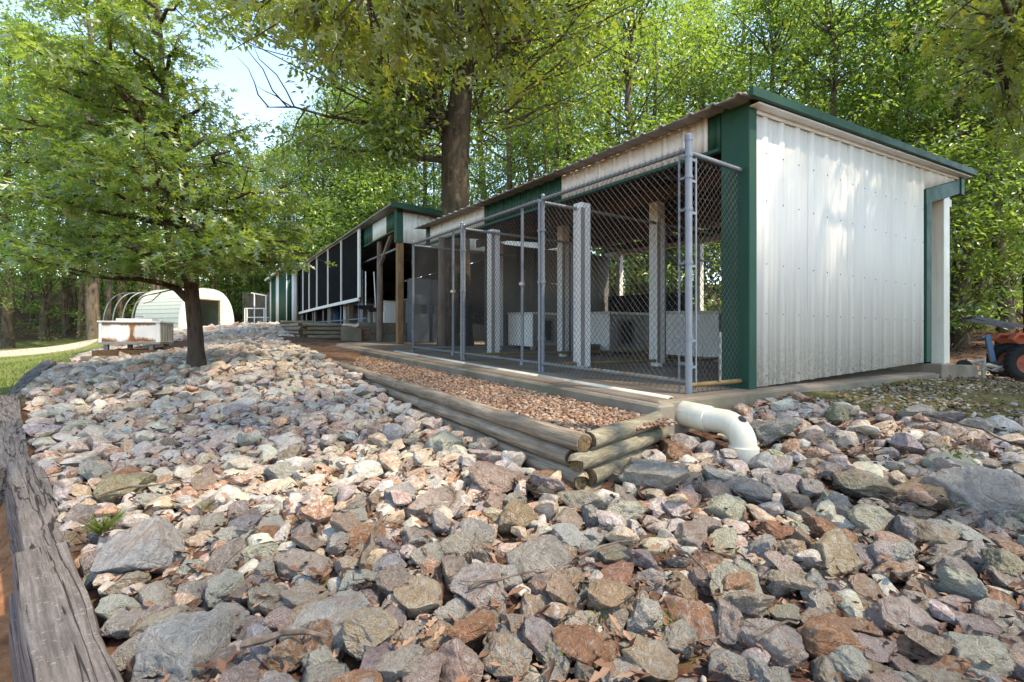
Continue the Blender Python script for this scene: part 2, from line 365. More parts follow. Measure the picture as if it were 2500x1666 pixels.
    hi = t.ramp(t.math('ADD', z, 0.0), [(0.0, 0.0), (1.0, 1.0)])
    edge = t.attr('rust')
    n = t.noise(v, 2.6, 8, 0.7); n2 = t.noise(v2, 9, 9, 0.75)
    f = t.ramp(t.math('ADD', t.math('ADD', t.math('MULTIPLY', n, 0.5), t.math('MULTIPLY', n2, 0.35)), edge), [(0.60, 0.0), (0.76, 1.0)])
    rc = t.ramp(n2, [(0.3, (0.07, 0.025, 0.012)), (0.5, (0.24, 0.085, 0.022)), (0.7, (0.38, 0.19, 0.07))])
    t.col(t.mix(f, (0.66, 0.66, 0.64), rc)); MAT['acwhite'] = t.m
build_materials()
# ------------------------------------------------------------------ terrain
def tps(P):
    P = np.array(P, float); xy = P[:, :2]; n = len(P)
    def phi(d2): return np.where(d2 > 1e-12, 0.5 * d2 * np.log(np.maximum(d2, 1e-12)), 0.0)
    A = np.zeros((n + 3, n + 3))
    A[:n, :n] = phi(((xy[:, None] - xy[None]) ** 2).sum(-1)) + np.eye(n) * 0.02
    A[:n, n] = 1; A[:n, n+1:] = xy; A[n, :n] = 1; A[n+1:, :n] = xy.T
    w = np.linalg.solve(A, np.concatenate([P[:, 2], [0, 0, 0]]))
    def f(x, y):
        x = np.asarray(x, float); y = np.asarray(y, float); sh = x.shape
        q = np.stack([x.ravel(), y.ravel()], 1); rr = np.maximum(np.hypot(q[:, 0], q[:, 1]) / 46.0, 1.0); q = q / rr[:, None]
        out = np.empty(len(q))
        for i in range(0, len(q), 20000):
            c = q[i:i+20000]
            out[i:i+20000] = phi(((c[:, None] - xy[None]) ** 2).sum(-1)) @ w[:n] + w[n] + c @ w[n+1:]
        return out.reshape(sh)
    return f
h_rock = tps([(.8,.9,-1.0),(.3,-1,-1.05),(1.5,1,-.97),(.2,2,-.95),(-.1,3,-.93),(-.5,5,-.86),(-1.2,7.3,-.6),(-1.5,9.5,-.52),(-1.8,12,-.44),(-2.1,17,-.3),
  (1.7,1.9,-.82),(1.6,4,-.68),(1.6,5.5,-.54),(1.6,8,-.30),(1.6,11,-.12),(1.9,13,.02),(2.1,16,.30),(2.2,20,.42),(3,24,.5),(1,18,.3),(.5,13,-.05),
  (.7,4,-.8),(.4,6,-.62),(0,7.7,-.42),(0,10,-.25),(-1,11.9,-.38),(.5,28,.34),(2,26,.5),
  (2.8,1.5,-.80),(3.7,2.1,-.53),(5,2.1,-.50),(7.5,2.1,-.49),(8.6,2.1,-.55),(4.5,.8,-.62),(3,.3,-.88),(4,-1,-.9),(6,0,-.66),(8,0,-.70),(12,2.4,-.78),(16,4,-.5),(25,0,.2),
  (20,8,0),(14,9,-.45),(10,9,-.42),(9,12,-.2),(8,20,.4),(6,30,.6),(4.6,6,-.62),(4.6,11,-.4),(5,18,.1),
  (40,0,.8),(32,25,1.0),(15,43,1.2),(-5,44,.9),(22,-20,-1.2),(0,-20,-1.3),(-20,-10,-1.3)])
h_lawn = tps([(-.8,1.5,-1.27),(0,0,-1.28),(0,-3,-1.3),(-1.5,4,-1.24),(-2.6,7.5,-1.1),(-3,10,-1.02),(-4,13,-.93),(-3,18,-.62),(-8.9,37.8,-.5),(-4.4,31,-.35),(-6,20,-.78),
  (-15,20,-.9),(-10,8,-1.15),(-20,40,-.2),(-10,45,.4),(0,40,.5),(-30,10,-1.2),(-5,0,-1.3),(-20,-15,-1.4),(3,30,.55),(0,26,.3),(10,-20,-1.3),(20,30,.9),(30,0,.3)])
TL = np.array([(.42,-.6),(-.48,2.94),(-.96,4.8),(-1.57,7.3),(-1.85,9.5),(-2.1,12),(-2.3,15),(-2.6,19),(-3.2,26),(-5,46)])   # inner edge of the timber border
TL = np.vstack([[(1.6, -5.3)], TL])
def tie_x(y): return np.interp(y, TL[:, 1], TL[:, 0])
def sstep(a, b, x): t = np.clip((x - a) / (b - a), 0, 1); return t * t * (3 - 2 * t)
def H(x, y):
    x = np.asarray(x, float); y = np.asarray(y, float)
    d = x - tie_x(y) + 0.09
    wdt = 0.05 + 1.6 * sstep(9, 19, y)
    k = sstep(-wdt, wdt, d)
    rr = np.hypot(x, y)
    return h_rock(x, y) * k + h_lawn(x, y) * (1 - k) + 6.0 * sstep(34, 75, rr)

def graded(lo, hi, a, b, fine, coarse):
    xs = list(np.arange(a, b + 1e-6, fine)); s = fine; x = b
    while x < hi: s = min(s * 1.18, coarse); x += s; xs.append(x)
    s = fine; x = a
    while x > lo: s = min(s * 1.18, coarse); x -= s; xs.insert(0, x)
    return np.array(xs)
def make_ground():
    xs = graded(-150, 150, -3.2, 5.0, 0.09, 9); ys = graded(-60, 170, -0.5, 9.0, 0.09, 9)
    Xg, Yg = np.meshgrid(xs, ys); Z = H(Xg, Yg)
    rs = np.random.RandomState(3)
    Z += 0.02 * np.sin(Xg * 3.1 + np.cos(Yg * 2.3)) * np.cos(Yg * 2.7)
    V = np.stack([Xg.ravel(), Yg.ravel(), Z.ravel()], 1)
    nx, ny = len(xs), len(ys); i = np.arange(nx * ny).reshape(ny, nx)
    Fq = np.stack([i[:-1, :-1].ravel(), i[:-1, 1:].ravel(), i[1:, 1:].ravel(), i[1:, :-1].ravel()], 1)
    x, y = Xg.ravel(), Yg.ravel()
    d = x - tie_x(y); cz = x * SA + y * CA
    left = sstep(0.25, -0.25, d)
    edge = 27 + 1.2 * np.sin(x * 0.8)
    clay = left * sstep(7.5, 5.0, y)
    grass = left * sstep(4.5, 7.5, y) * sstep(edge + 1, edge - 1, cz)
    grass = np.maximum(grass, sstep(17, 19, y) * sstep(edge + 1, edge - 1, cz) * sstep(2.6, 1.6, x) * 0.8)
    sand = left * sstep(14.5, 16.5, cz) * sstep(23.5, 21.5, cz) * 0.95
    sand = np.maximum(sand, sstep(8.6, 9.2, x) * sstep(2.35, 2.1, y) * sstep(1.2, 1.6, y) * 0.9)
    sand = np.maximum(sand, sstep(9.2, 10, x) * sstep(4.0, 3.0, y) * sstep(0.0, 1.0, y) * 0.6)
    moss = sstep(3.9, 4.5, x) * sstep(2.5, 2.3, y) * sstep(-1.5, 0.2, y) * sstep(9.6, 8.6, x)
    A = lambda a: ('POINT', 'FLOAT', a)
    o = np_obj('ground', V, Fq, MAT['ground'], smooth=True, attrs={'clay': A(clay), 'grass': A(grass), 'sand': A(sand), 'moss': A(moss)})
    tag(o, kind='structure')
make_ground()

# ------------------------------------------------------------------ kennel frame: everything sits on a slab that climbs gently along +Y
SLOPE = 0.031
def S(y): return -0.42 + SLOPE * (y - 2.4)
def K(x, y, z): return (x, y, z + S(y))            # z counted from the slab

# concrete slab under the runs, with the worn curb in front
sl = MB(K).box(2.62, 8.95, 2.26, 13.0, -0.28, -0.004); tag(sl.build('concrete_slab', MAT['floor'], bevel=0.01), kind='structure')
cb = MB(K).box(2.55, 2.72, 2.20, 13.0, -0.24, -0.02); tag(cb.build('slab_curb', MAT['concrete'], bevel=0.015), kind='structure')
fo = MB(K).box(2.60, 8.0, 2.225, 2.262, -0.45, -0.012); tag(fo.build('slab_edge', MAT['concrete'], bevel=0.006), kind='structure')
pd = MB().hexa([(7.53,2.20,-.75),(8.80,2.20,-.75),(8.80,2.75,-.75),(7.53,2.75,-.75),(7.53,2.20,-.318),(8.80,2.20,-.375),(8.80,2.75,-.375),(7.53,2.75,-.318)])
tag(pd.build('concrete_pad', MAT['concrete'], bevel=0.012), kind='structure')
# gravel bed between curb and logs, and the terrace fill behind the far logs
gb = MB(K)
for k in range(22):
    y0 = 2.06 + k * 0.5; y1 = y0 + 0.5
    gb.add([(1.66,y0,-.125),(2.56,y0,-.10),(2.56,y1,-.10),(1.66,y1,-.125)], [(0,1,2,3)])
tag(gb.build('gravel_bed', MAT['gravel_base']), kind='structure')
tf = MB().hexa([(2.22,13.05,-.3),(3.9,13.05,-.3),(3.9,26,.1),(2.22,26,.1),(2.22,13.05,.30),(3.9,13.05,.30),(3.9,26,.50),(2.22,26,.50)])
tag(tf.build('terrace', MAT['gravel_base']), kind='structure')
# ------------------------------------------------------------------ ribbed sheet metal
def ribbed(name, mat, parent, origin, along, up_lo, up_hi, length, pitch=0.2585, rib_h=0.017, out=(0, -1, 0), f=None, first=0.0, rib_w=0.045, minor=True):
    """vertical sheet: 'along' unit vector, up_lo/up_hi functions of distance, ribs standing proud along 'out'"""
    prof = []
    s = first
    cuts = [(0.0, 0.0)]
    k = 0
    while True:
        c = first + k * pitch
        if c - rib_w > length: break
        for ds, h in ((-rib_w, 0.0), (-rib_w * 0.55, rib_h), (rib_w * 0.55, rib_h), (rib_w, 0.0)):
            if 0 < c + ds < length: cuts.append((c + ds, h))
        if minor:
            for fr in (0.36, 0.64):
                for ds, h in ((-0.012, 0.0), (0.0, 0.004), (0.012, 0.0)):
                    q = c + fr * pitch + ds
                    if 0 < q < length: cuts.append((q, h))
        k += 1
    cuts.append((length, 0.0)); cuts.sort()
    o = np.array(origin, float); a = np.array(along, float); n = np.array(out, float)
    V = []; Fq = []
    for (q, h) in cuts:
        b = o + a * q + n * h
        V.append((b[0], b[1], b[2] + up_lo(q))); V.append((b[0], b[1], b[2] + up_hi(q)))
        b2 = b - n * (h + 0.012)
        V.append((b2[0], b2[1], b2[2] + up_lo(q))); V.append((b2[0], b2[1], b2[2] + up_hi(q)))
    m = len(cuts)
    for i in range(m - 1):
        j = i * 4; k2 = j + 4
        Fq += [(j, k2, k2+1, j+1), (k2+2, j+2, j+3, k2+3), (j+2, k2+2, k2, j), (j+1, k2+1, k2+3, j+3)]
    Fq += [(0, 1, 3, 2), ((m-1)*4, (m-1)*4+2, (m-1)*4+3, (m-1)*4+1)]
    if f: V = [f(*p) for p in V]
    return np_obj(name, V, Fq, mat, parent)

RT = lambda x: 2.375 + (x - 3.81) * 0.056          # underside of the kennel roof above the slab
def make_kennel():
    t = thing('kennel_shed', 'long white and green sheet metal kennel shed with an open front and flat metal roof', 'shed', (3.81, 2.38, S(2.4)))
    Z0 = S(2.38)
    GY = 2.37
    # gable wall facing the rock slope: four overlapping sheets; the foot climbs with the ground
    lo = lambda x: Z0 + 0.004 + (x - 3.9) * 0.031
    hi = lambda x: Z0 + RT(x) - 0.015
    def lin(x): return 1.79 + (x - 7.54) * 0.27       # lintel of the side opening
    xs = [3.905, 4.77, 5.545, 6.58, 7.535]
    panels = []
    for a, b in zip(xs[:-1], xs[1:]):
        fr = (4.06 - a) % 0.2585
        panels.append(ribbed('siding_panel', MAT['siding'], t, (a, GY, 0), (1, 0, 0), lambda q, a=a: lo(a + q), lambda q, a=a: hi(a + q), b - a - 0.004, first=fr))
    ribbed('siding_panel', MAT['siding'], t, (7.537, GY, 0), (1, 0, 0), lambda q: lin(7.537 + q) + 0.02, lambda q: hi(7.537 + q), 1.10, first=(4.06 - 7.537) % 0.2585)
    # screws in rows
    sc = MB()
    rows = (0.10, 0.62, 1.02, 1.55, 1.95)
    for k in range(14):
        x = 4.06 + 0.2585 * k
        for r in rows:
            z = Z0 + r * (0.94 + 0.06) + (0.02 if r > 1 else 0)
            if z > hi(x) - 0.1: continue
            sc.box(x - 0.0045, x + 0.0045, GY - 0.0215, GY - 0.0165, z - 0.0045, z + 0.0045)
    tag(sc.build('screws', MAT['steel'], t), kind='stuff')
    # green corner box
    mb = MB(); zt = RT(3.81)
    mb.box(3.795, 3.902, GY - 0.030, 2.60, Z0 - 0.02, Z0 + zt - 0.01)
    mb.build('corner_trim', MAT['green'], t, bevel=0.006)
    mb = MB().box(3.805, 3.86, 2.604, 2.70, Z0 + 1.98, Z0 + zt - 0.012); 
    # side opening trim, lintel and white post
    MB().box(7.49, 7.645, GY - 0.034, GY + 0.05, lo(7.54), lin(7.54)).build('door_trim', MAT['green'], t, bevel=0.004)
    l = MB(); a0, a1 = lin(7.47), lin(8.63)
    l.hexa([(7.47,GY-.036,a0-.16),(8.63,GY-.036,a1-.16),(8.63,GY+.10,a1-.16),(7.47,GY+.10,a0-.16),(7.47,GY-.036,a0+.03),(8.63,GY-.036,a1+.03),(8.63,GY+.10,a1+.03),(7.47,GY+.10,a0+.03)])
    l.build('lintel', MAT['green'], t, bevel=0.006)
    MB().box(8.632, 8.75, GY - 0.05, GY + 0.10, lin(8.63) - 0.17, Z0 + RT(8.7) - 0.02).build('corner_trim', MAT['green'], t, bevel=0.006)
    MB().box(8.16, 8.36, GY - 0.005, GY + 0.135, -0.345, lin(8.25) - 0.12).build('post', MAT['offwhite'], t, bevel=0.006)
    # roof: ribbed sheets running front to back, laid side by side along Y
    ys = [2.265, 3.03, 3.93, 4.83, 5.73, 6.63, 7.53, 8.43, 9.14]
    for a, b in zip(ys[:-1], ys[1:]):
        V = []; Fq = []; q = [(a, 0.0)]
        k = 0
        while a + 0.06 + k * 0.225 < b - 0.03:
            c = a + 0.06 + k * 0.225
            q += [(c - .03, 0), (c - .014, .022), (c + .014, .022), (c + .03, 0)]; k += 1
        q.append((b - 0.004, 0.0))
        X = [3.60, 3.635, 5.2, 7.0, 8.90]
        for (y, h) in q:
            for x in X:
                sag = -0.012 * math.sin(math.pi * (y - 2.1) / 7.0)
                dr = -0.045 if x < 3.65 else 0.0
                z = S(y) + RT(x) + 0.004 + h + dr + sag
                V += [(x, y, z + 0.012), (x, y, z)]
        nx = len(X) * 2
        for i in range(len(q) - 1):
            for j in range(len(X) - 1):
                p = i * nx + j * 2; r = p + nx
                Fq += [(p, p + 2, r + 2, r), (p + 1, r + 1, r + 3, p + 3)]
            p = i * nx; r = p + nx; e = nx - 2
            Fq += [(p, r, r + 1, p + 1), (p + e, p + e + 1, r + e + 1, r + e)]
        p = (len(q) - 1) * nx
        for j in range(len(X) - 1):
            Fq += [(j*2, j*2+1, j*2+3, j*2+2), (p+j*2, p+j*2+2, p+j*2+3, p+j*2+1)]
        np_obj('roof_sheet', V, Fq, MAT['roof'], t)
    # rake trim along the near gable and its pale soffit
    def strip(x0, x1, y0, y1, d0, d1, name, mat, b=0.004):
        m = MB(); z = lambda x, d: S(2.2) + RT(x) + d
        m.hexa([(x0,y0,z(x0,d0)),(x1,y0,z(x1,d0)),(x1,y1,z(x1,d0)),(x0,y1,z(x0,d0)),(x0,y0,z(x0,d1)),(x1,y0,z(x1,d1)),(x1,y1,z(x1,d1)),(x0,y1,z(x0,d1))])
        return m.build(name, mat, t, bevel=b)
    strip(3.66, 8.88, 2.225, 2.258, -0.055, 0.022, 'rake_trim', MAT['green'])
    strip(3.80, 8.80, 2.260, GY - 0.028, -0.075, -0.060, 'soffit', MAT['white_metal'])
    strip(3.90, 8.80, GY - 0.026, GY - 0.006, -0.105, -0.062, 'frieze_board', MAT['white_metal'])
    # front fascia: ribbed panels, white and green by turns, with a green channel below
    FX = 3.80
    for (y0, y1, m) in ((2.604, 2.73, 'green'), (2.733, 4.79, 'white_metal'), (4.793, 6.72, 'green'), (6.723, 8.82, 'white_metal'), (8.823, 9.02, 'green')):
        ribbed('fascia_panel', MAT[m], t, (FX, y0, 0), (0, 1, 0), lambda q, y0=y0: S(y0 + q) + 2.035, lambda q, y0=y0: S(y0 + q) + RT(FX) - 0.022, y1 - y0, pitch=0.225, out=(-1, 0, 0), first=0.02, rib_h=0.016, rib_w=0.022)
    m = MB(K).box(3.772, 3.83, 2.604, 9.02, 2.005, 2.033); m.build('fascia_channel', MAT['green'], t)
    MB(K).box(3.822, 3.862, 2.45, 9.02, 2.06, 2.33).build('header_beam', MAT['beam'], t)
    # rafters and purlins
    for k in range(12):
        y = 2.62 + k * 0.572
        m = MB(); z = lambda x: S(y) + RT(x)
        m.hexa([(3.87,y-.02,z(3.87)-.20),(8.80,y-.02,z(8.8)-.20),(8.80,y+.02,z(8.8)-.20),(3.87,y+.02,z(3.87)-.20),(3.87,y-.02,z(3.87)-.045),(8.80,y-.02,z(8.8)-.045),(8.80,y+.02,z(8.8)-.045),(3.87,y+.02,z(3.87)-.045)])
        m.build('rafter', MAT['beam'], t)
    for x in (4.3, 5.0, 5.75, 6.5, 7.25, 8.0, 8.6):
        MB(K).box(x - .045, x + .045, 2.42, 9.05, RT(x) - 0.043, RT(x) - 0.004).build('purlin', MAT['beam'], t)
    for x in (4.95, 6.55, 8.55):
        MB(K).box(x - .03, x + .03, 2.42, 9.05, RT(x) - 0.36, RT(x) - 0.205).build('carrying_beam', MAT['beam'], t)
    # posts
    for (x, y) in ((3.66, 4.25), (3.66, 6.20), (4.95, 4.30), (4.95, 6.20), (4.95, 8.2)):
        top = RT(x) - (0.37 if x > 4 else 0.34)
        p = MB(K).box(x - .07, x + .07, y - .07, y + .07, 0.035, top if x > 4 else 1.86).build('post', MAT['white_metal'], t, bevel=0.006)
        MB(K).box(x - .074, x - .02, y - .074, y - .068, 0.05, 1.8).build('post_side_strip', MAT['greybox'], p)  # grey strip standing for the post's darker side face
        MB(K).tube([(x, y, -0.002), (x, y, 0.035)], 0.075, 10).build('post_shoe', MAT['white_metal'], p)
    for y in (4.3, 6.37, 8.6):
        MB(K).box(8.53, 8.65, y - .06, y + .06, 0, RT(8.6) - 0.37).build('post', MAT['white_metal'], t, bevel=0.006)
    MB(K).tube([(3.74, 8.15, 0), (3.74, 8.15, 2.03)], [0.075, 0.065], 10).build('round_post', MAT['greypost'], t, smooth=True)
    # far end wall of dull boards and dark screens at the back
    for k in range(9):
        x = 5.1 + k * 0.39
        MB(K).box(x, x + .385, 8.98, 9.0, 0.0, 2.20).build('wall_board', MAT['greywall'], t)
    MB(K).box(8.50, 8.525, 2.5, 4.6, 0.05, 1.32).build('back_screen', MAT['darkmesh'], t)
    MB(K).box(8.50, 8.525, 6.5, 8.9, 0.05, 1.22).build('back_screen', MAT['darkmesh'], t)
    MB(K).box(8.48, 8.62, 2.42, 9.0, RT(8.55) - 0.46, RT(8.55) - 0.365).build('back_header', MAT['offwhite'], t)
    MB(K).box(6.75, 6.95, 8.90, 8.975, 1.42, 1.44).build('shelf', MAT['white_metal'], t)
make_kennel()

# ------------------------------------------------------------------ chain link
def chain_np(p0, p1, z0, z1, f, cell=0.058, rise=0.064, r=0.0017, barbs=True):
    p0 = np.array(p0, float); p1 = np.array(p1, float); Lh = np.linalg.norm(p1 - p0); d = (p1 - p0) / Lh; Hh = z1 - z0
    nrm = np.array([-d[1], d[0]]); V = []; Fq = []
    def seg(s0, h0, s1, h1, off, rr=r):
        b = len(V); dv = np.array([s1 - s0, h1 - h0]); dv /= (np.linalg.norm(dv) + 1e-9); pv = np.array([-dv[1], dv[0]])
        for (s, h) in ((s0, h0), (s1, h1)):
            for a in (90, 210, 330):
                ca, sa = math.cos(R(a)), math.sin(R(a))
                ss = s + pv[0] * rr * ca; hh = h + pv[1] * rr * ca; oo = off + rr * sa
                x = p0[0] + d[0] * ss + nrm[0] * oo; y = p0[1] + d[1] * ss + nrm[1] * oo
                V.append(f(x, y, z0 + hh))
        for k in range(3):
            k2 = (k + 1) % 3; Fq.append((b + k, b + k2, b + 3 + k2, b + 3 + k))
    m = rise / cell
    N = int((Lh + Hh / m) / cell) + 2
    for k in range(-1, N):
        for sg in (1, -1):
            # line: s = c + sg * h / m
            c = k * cell if sg < 0 else Lh - k * cell
            h0, h1 = 0.0, Hh
            s0, s1 = c + sg * h0 / m, c + sg * h1 / m
            lo_h, hi_h = h0, h1
            if sg > 0:
                lo_h = max(lo_h, (0 - c) * m); hi_h = min(hi_h, (Lh - c) * m)
            else:
                lo_h = max(lo_h, (c - Lh) * m); hi_h = min(hi_h, c * m)
            if hi_h - lo_h < 0.02: continue
            wob = 0.0
            seg(c + sg * lo_h / m, lo_h, c + sg * hi_h / m, hi_h, 0.0022 * sg)
    if barbs:
        k = 0
        while k * cell < Lh:
            s = k * cell
            seg(s, Hh, s - 0.012, Hh + 0.028, 0); seg(s, Hh, s + 0.012, Hh + 0.028, 0); seg(s, 0, s + 0.01, -0.022, 0); k += 1
    return np.array(V), np.array(Fq)
def chain(p0, p1, z0, z1, parent, f=K, **k):
    V, Fq = chain_np(p0, p1, z0, z1, f, **k)
    return tag(np_obj('wire_mesh', V, Fq, MAT['wire'], parent), kind='stuff')

def pipe(parent, name, a, b, r, mat='galv', f=K, n=10):
    return MB(f).tube([a, b], r, n).build(name, MAT[mat], parent, smooth=True)
def make_run():
    t = thing('dog_run_fence', 'galvanised chain link dog run with gates along the kennel front', 'fence', (3.11, 2.40, S(2.4)))
    X = 3.11; TOP = 1.825; BOT = 0.085
    cuts = [(2.40, 4.235), (4.295, 6.06), (6.13, 7.93)]
    # corner post with cap and tension bars
    p = pipe(t, 'corner_post', (X, 2.40, -0.08), (X, 2.40, 1.90), 0.027, n=14)
    MB(K).tube([(X, 2.40, 1.89), (X, 2.40, 1.93), (X, 2.40, 1.945)], [0.030, 0.029, 0.012], 12).build('post_cap', MAT['galv'], p, smooth=True)
    for z in (0.22, 0.42, 0.98, 1.38, 1.62, 1.78):
        MB(K).tube([(X, 2.40, z - .012), (X, 2.40, z + .012)], 0.0315, 12).build('tension_band', MAT['galv'], p)
        MB(K).box(X - .004, X + .004, 2.43, 2.485, z - .010, z + .010).build('band_tab', MAT['galv'], p)
        MB(K).box(X + .03, X + .085, 2.395, 2.403, z - .034, z - .014).build('band_tab', MAT['galv'], p)
    MB(K).box(X - .003, X + .003, 2.478, 2.494, 0.0, 1.80).build('tension_bar', MAT['galv'], p)
    MB(K).box(X + .078, X + .094, 2.397, 2.403, 0.02, 1.78).build('tension_bar', MAT['galv'], p)
    for (y, z1) in ((4.235, 1.86), (4.295, 1.80), (6.06, 1.84), (6.13, 1.88), (7.93, 1.86)):
        q = pipe(t, 'post', (X, y, -0.01), (X, y, z1), 0.0205)
        MB(K).tube([(X, y, z1), (X, y, z1 + .022)], [0.027, 0.014], 10).build('post_cap', MAT['galv'], q, smooth=True)
        for z in (0.35, 0.95, 1.5):
            MB(K).tube([(X, y, z - .012), (X, y, z + .012)], 0.029, 10).build('clamp', MAT['galv'], q)
    for (a, b) in cuts:
        pipe(t, 'top_rail', (X, a, TOP), (X, b, TOP), 0.019, 'galv')
        pipe(t, 'bottom_rail', (X, a, BOT), (X, b, BOT), 0.019, 'rustyrail')
        chain((X - .022, a), (X - .022, b), 0.03, 1.825, t)
    for y, nm in ((4.63, 0), (6.40, 1)):
        g = pipe(t, 'gate_stile', (X, y, 0.06), (X, y, 1.80), 0.0185)
        MB(K).tube([(X, y, 0.93), (X, y, 0.97)], 0.032, 10).build('latch', MAT['galv'], g)
        MB(K).box(X - .05, X - .02, y - .03, y - .008, 0.935, 0.965).build('latch_fork', MAT['palesteel'], g)
        MB(K).tube([(X, y, 0.04), (X, y, 0.09)], 0.03, 10).build('hinge', MAT['galv'], g)
    # short return to the shed and the dividers between the runs
    pipe(t, 'top_rail', (X, 2.40, 1.80), (3.80, 2.42, 1.80), 0.019, 'galv')
    pipe(t, 'bottom_rail', (X, 2.40, 0.06), (3.80, 2.42, 0.06), 0.019, 'yellowrail')
    chain((X, 2.40), (3.80, 2.42), 0.02, 1.80, t)
    for y in (4.265, 6.10):
        pipe(t, 'divider_rail', (X, y, 1.80), (8.45, y, 1.80), 0.019, 'rustyrail')
        pipe(t, 'divider_rail', (X, y, 0.07), (8.45, y, 0.07), 0.019, 'yellowrail')
        chain((X + .05, y), (8.45, y), 0.05, 1.80, t, barbs=False, r=0.0012)
        pipe(t, 'divider_post', (5.05, y, 0), (5.05, y, 1.82), 0.022)
    pipe(t, 'divider_rail', (X, 7.93, 1.80), (5.2, 7.93, 1.80), 0.019, 'rustyrail')
    pipe(t, 'divider_rail', (X, 7.93, 0.07), (5.2, 7.93, 0.07), 0.019, 'rustyrail')
    chain((X + .04, 7.93), (5.2, 7.93), 0.05, 1.80, t, barbs=False, r=0.0012)
    # chain and padlock hanging on the return panel
    ch = MB(K)
    for k in range(9):
        z = 0.44 - k * 0.042
        if k % 2: ch.box(3.468, 3.476, 2.375, 2.397, z - .022, z + .022)
        else: ch.box(3.460, 3.484, 2.382, 2.390, z - .022, z + .022)
    ch.build('gate_chain', MAT['rustyrail'], t)
make_run()

# ------------------------------------------------------------------ dog houses
def dog_house(label, x0, x1, y0, y1, door):
    t = thing('dog_house', label, 'dog house', (x0, y0, S(y0)), 'dog houses inside the kennel runs')
    h = 0.70; b = 0.06
    MB(K).box(x0, x0 + .015, y0 + .002, y1, b, h).build('front_panel', MAT['boxwhite'], t)
    MB(K).box(x1 - .015, x1, y0 + .002, y1, b, h).build('back_panel', MAT['greybox'], t)
    MB(K).box(x0 + .017, x1 - .017, y1 - .015, y1, b, h).build('side_panel', MAT['greybox'], t)
    if door:
        c = x0 + (x1 - x0) * 0.42; w = 0.15; z0, z1 = b + 0.13, b + 0.52
        m = MB(K)
        m.box(x0 + .017, c - w, y0, y0 + .015, b, h); m.box(c + w, x1 - .017, y0, y0 + .015, b, h)
        m.box(c - w, c + w, y0, y0 + .015, b, z0); m.box(c - w, c + w, y0, y0 + .015, z1, h)
        sp = m.build('side_panel', MAT['greybox'], t)
        fr = MB(K)
        for (a0, a1, q0, q1) in ((c-w-.04, c-w, z0-.04, z1+.04), (c+w, c+w+.04, z0-.04, z1+.04), (c-w, c+w, z0-.04, z0), (c-w, c+w, z1, z1+.04)): fr.box(a0, a1, y0 - .014, y0 - .001, q0, q1)
        fr.build('door_frame', MAT['greywall'], sp)
        MB(K).box(c - w, c + w, y0 + .02, y0 + .03, z0, z1).build('door_flap', MAT['black'], sp)
    else:
        MB(K).box(x0 + .017, x1 - .017, y0, y0 + .015, b, h).build('side_panel', MAT['greywall'], t)
    MB(K).box(x0 - .02, x1 + .02, y0 - .02, y1 + .02, h + .001, h + .045).build('lid', MAT['offwhite'], t, bevel=0.006)
    for (x, y) in ((x0 + .05, y0 + .05), (x1 - .05, y0 + .05), (x0 + .05, y1 - .05), (x1 - .05, y1 - .05)):
        MB(K).box(x - .04, x + .04, y - .04, y + .04, 0.0, b - .001).build('leg', MAT['greybox'], t)
dog_house('white dog house in front of the dull boarded end wall', 5.63, 6.42, 8.02, 8.92, True)
dog_house('white dog house with a black flap door beside a wooden step', 6.0, 6.98, 6.25, 6.98, True)
dog_house('white dog house standing closest to the green corner trim', 6.34, 7.3, 4.38, 5.38, False)
st = thing('wooden_step', 'low dark wooden step in front of the dog house with the flap door', 'step', (5.2, 6.4, S(6.4)))
MB(K).box(5.15, 5.85, 6.30, 6.95, 0.15, 0.18).build('tread', MAT['greywall'], st)
for x in (5.17, 5.80): MB(K).box(x, x + .03, 6.31, 6.94, 0.0, 0.149).build('riser', MAT['beam'], st)
MB(K).box(5.202, 5.798, 6.31, 6.33, 0.0, 0.149).build('front_board', MAT['beam'], st)

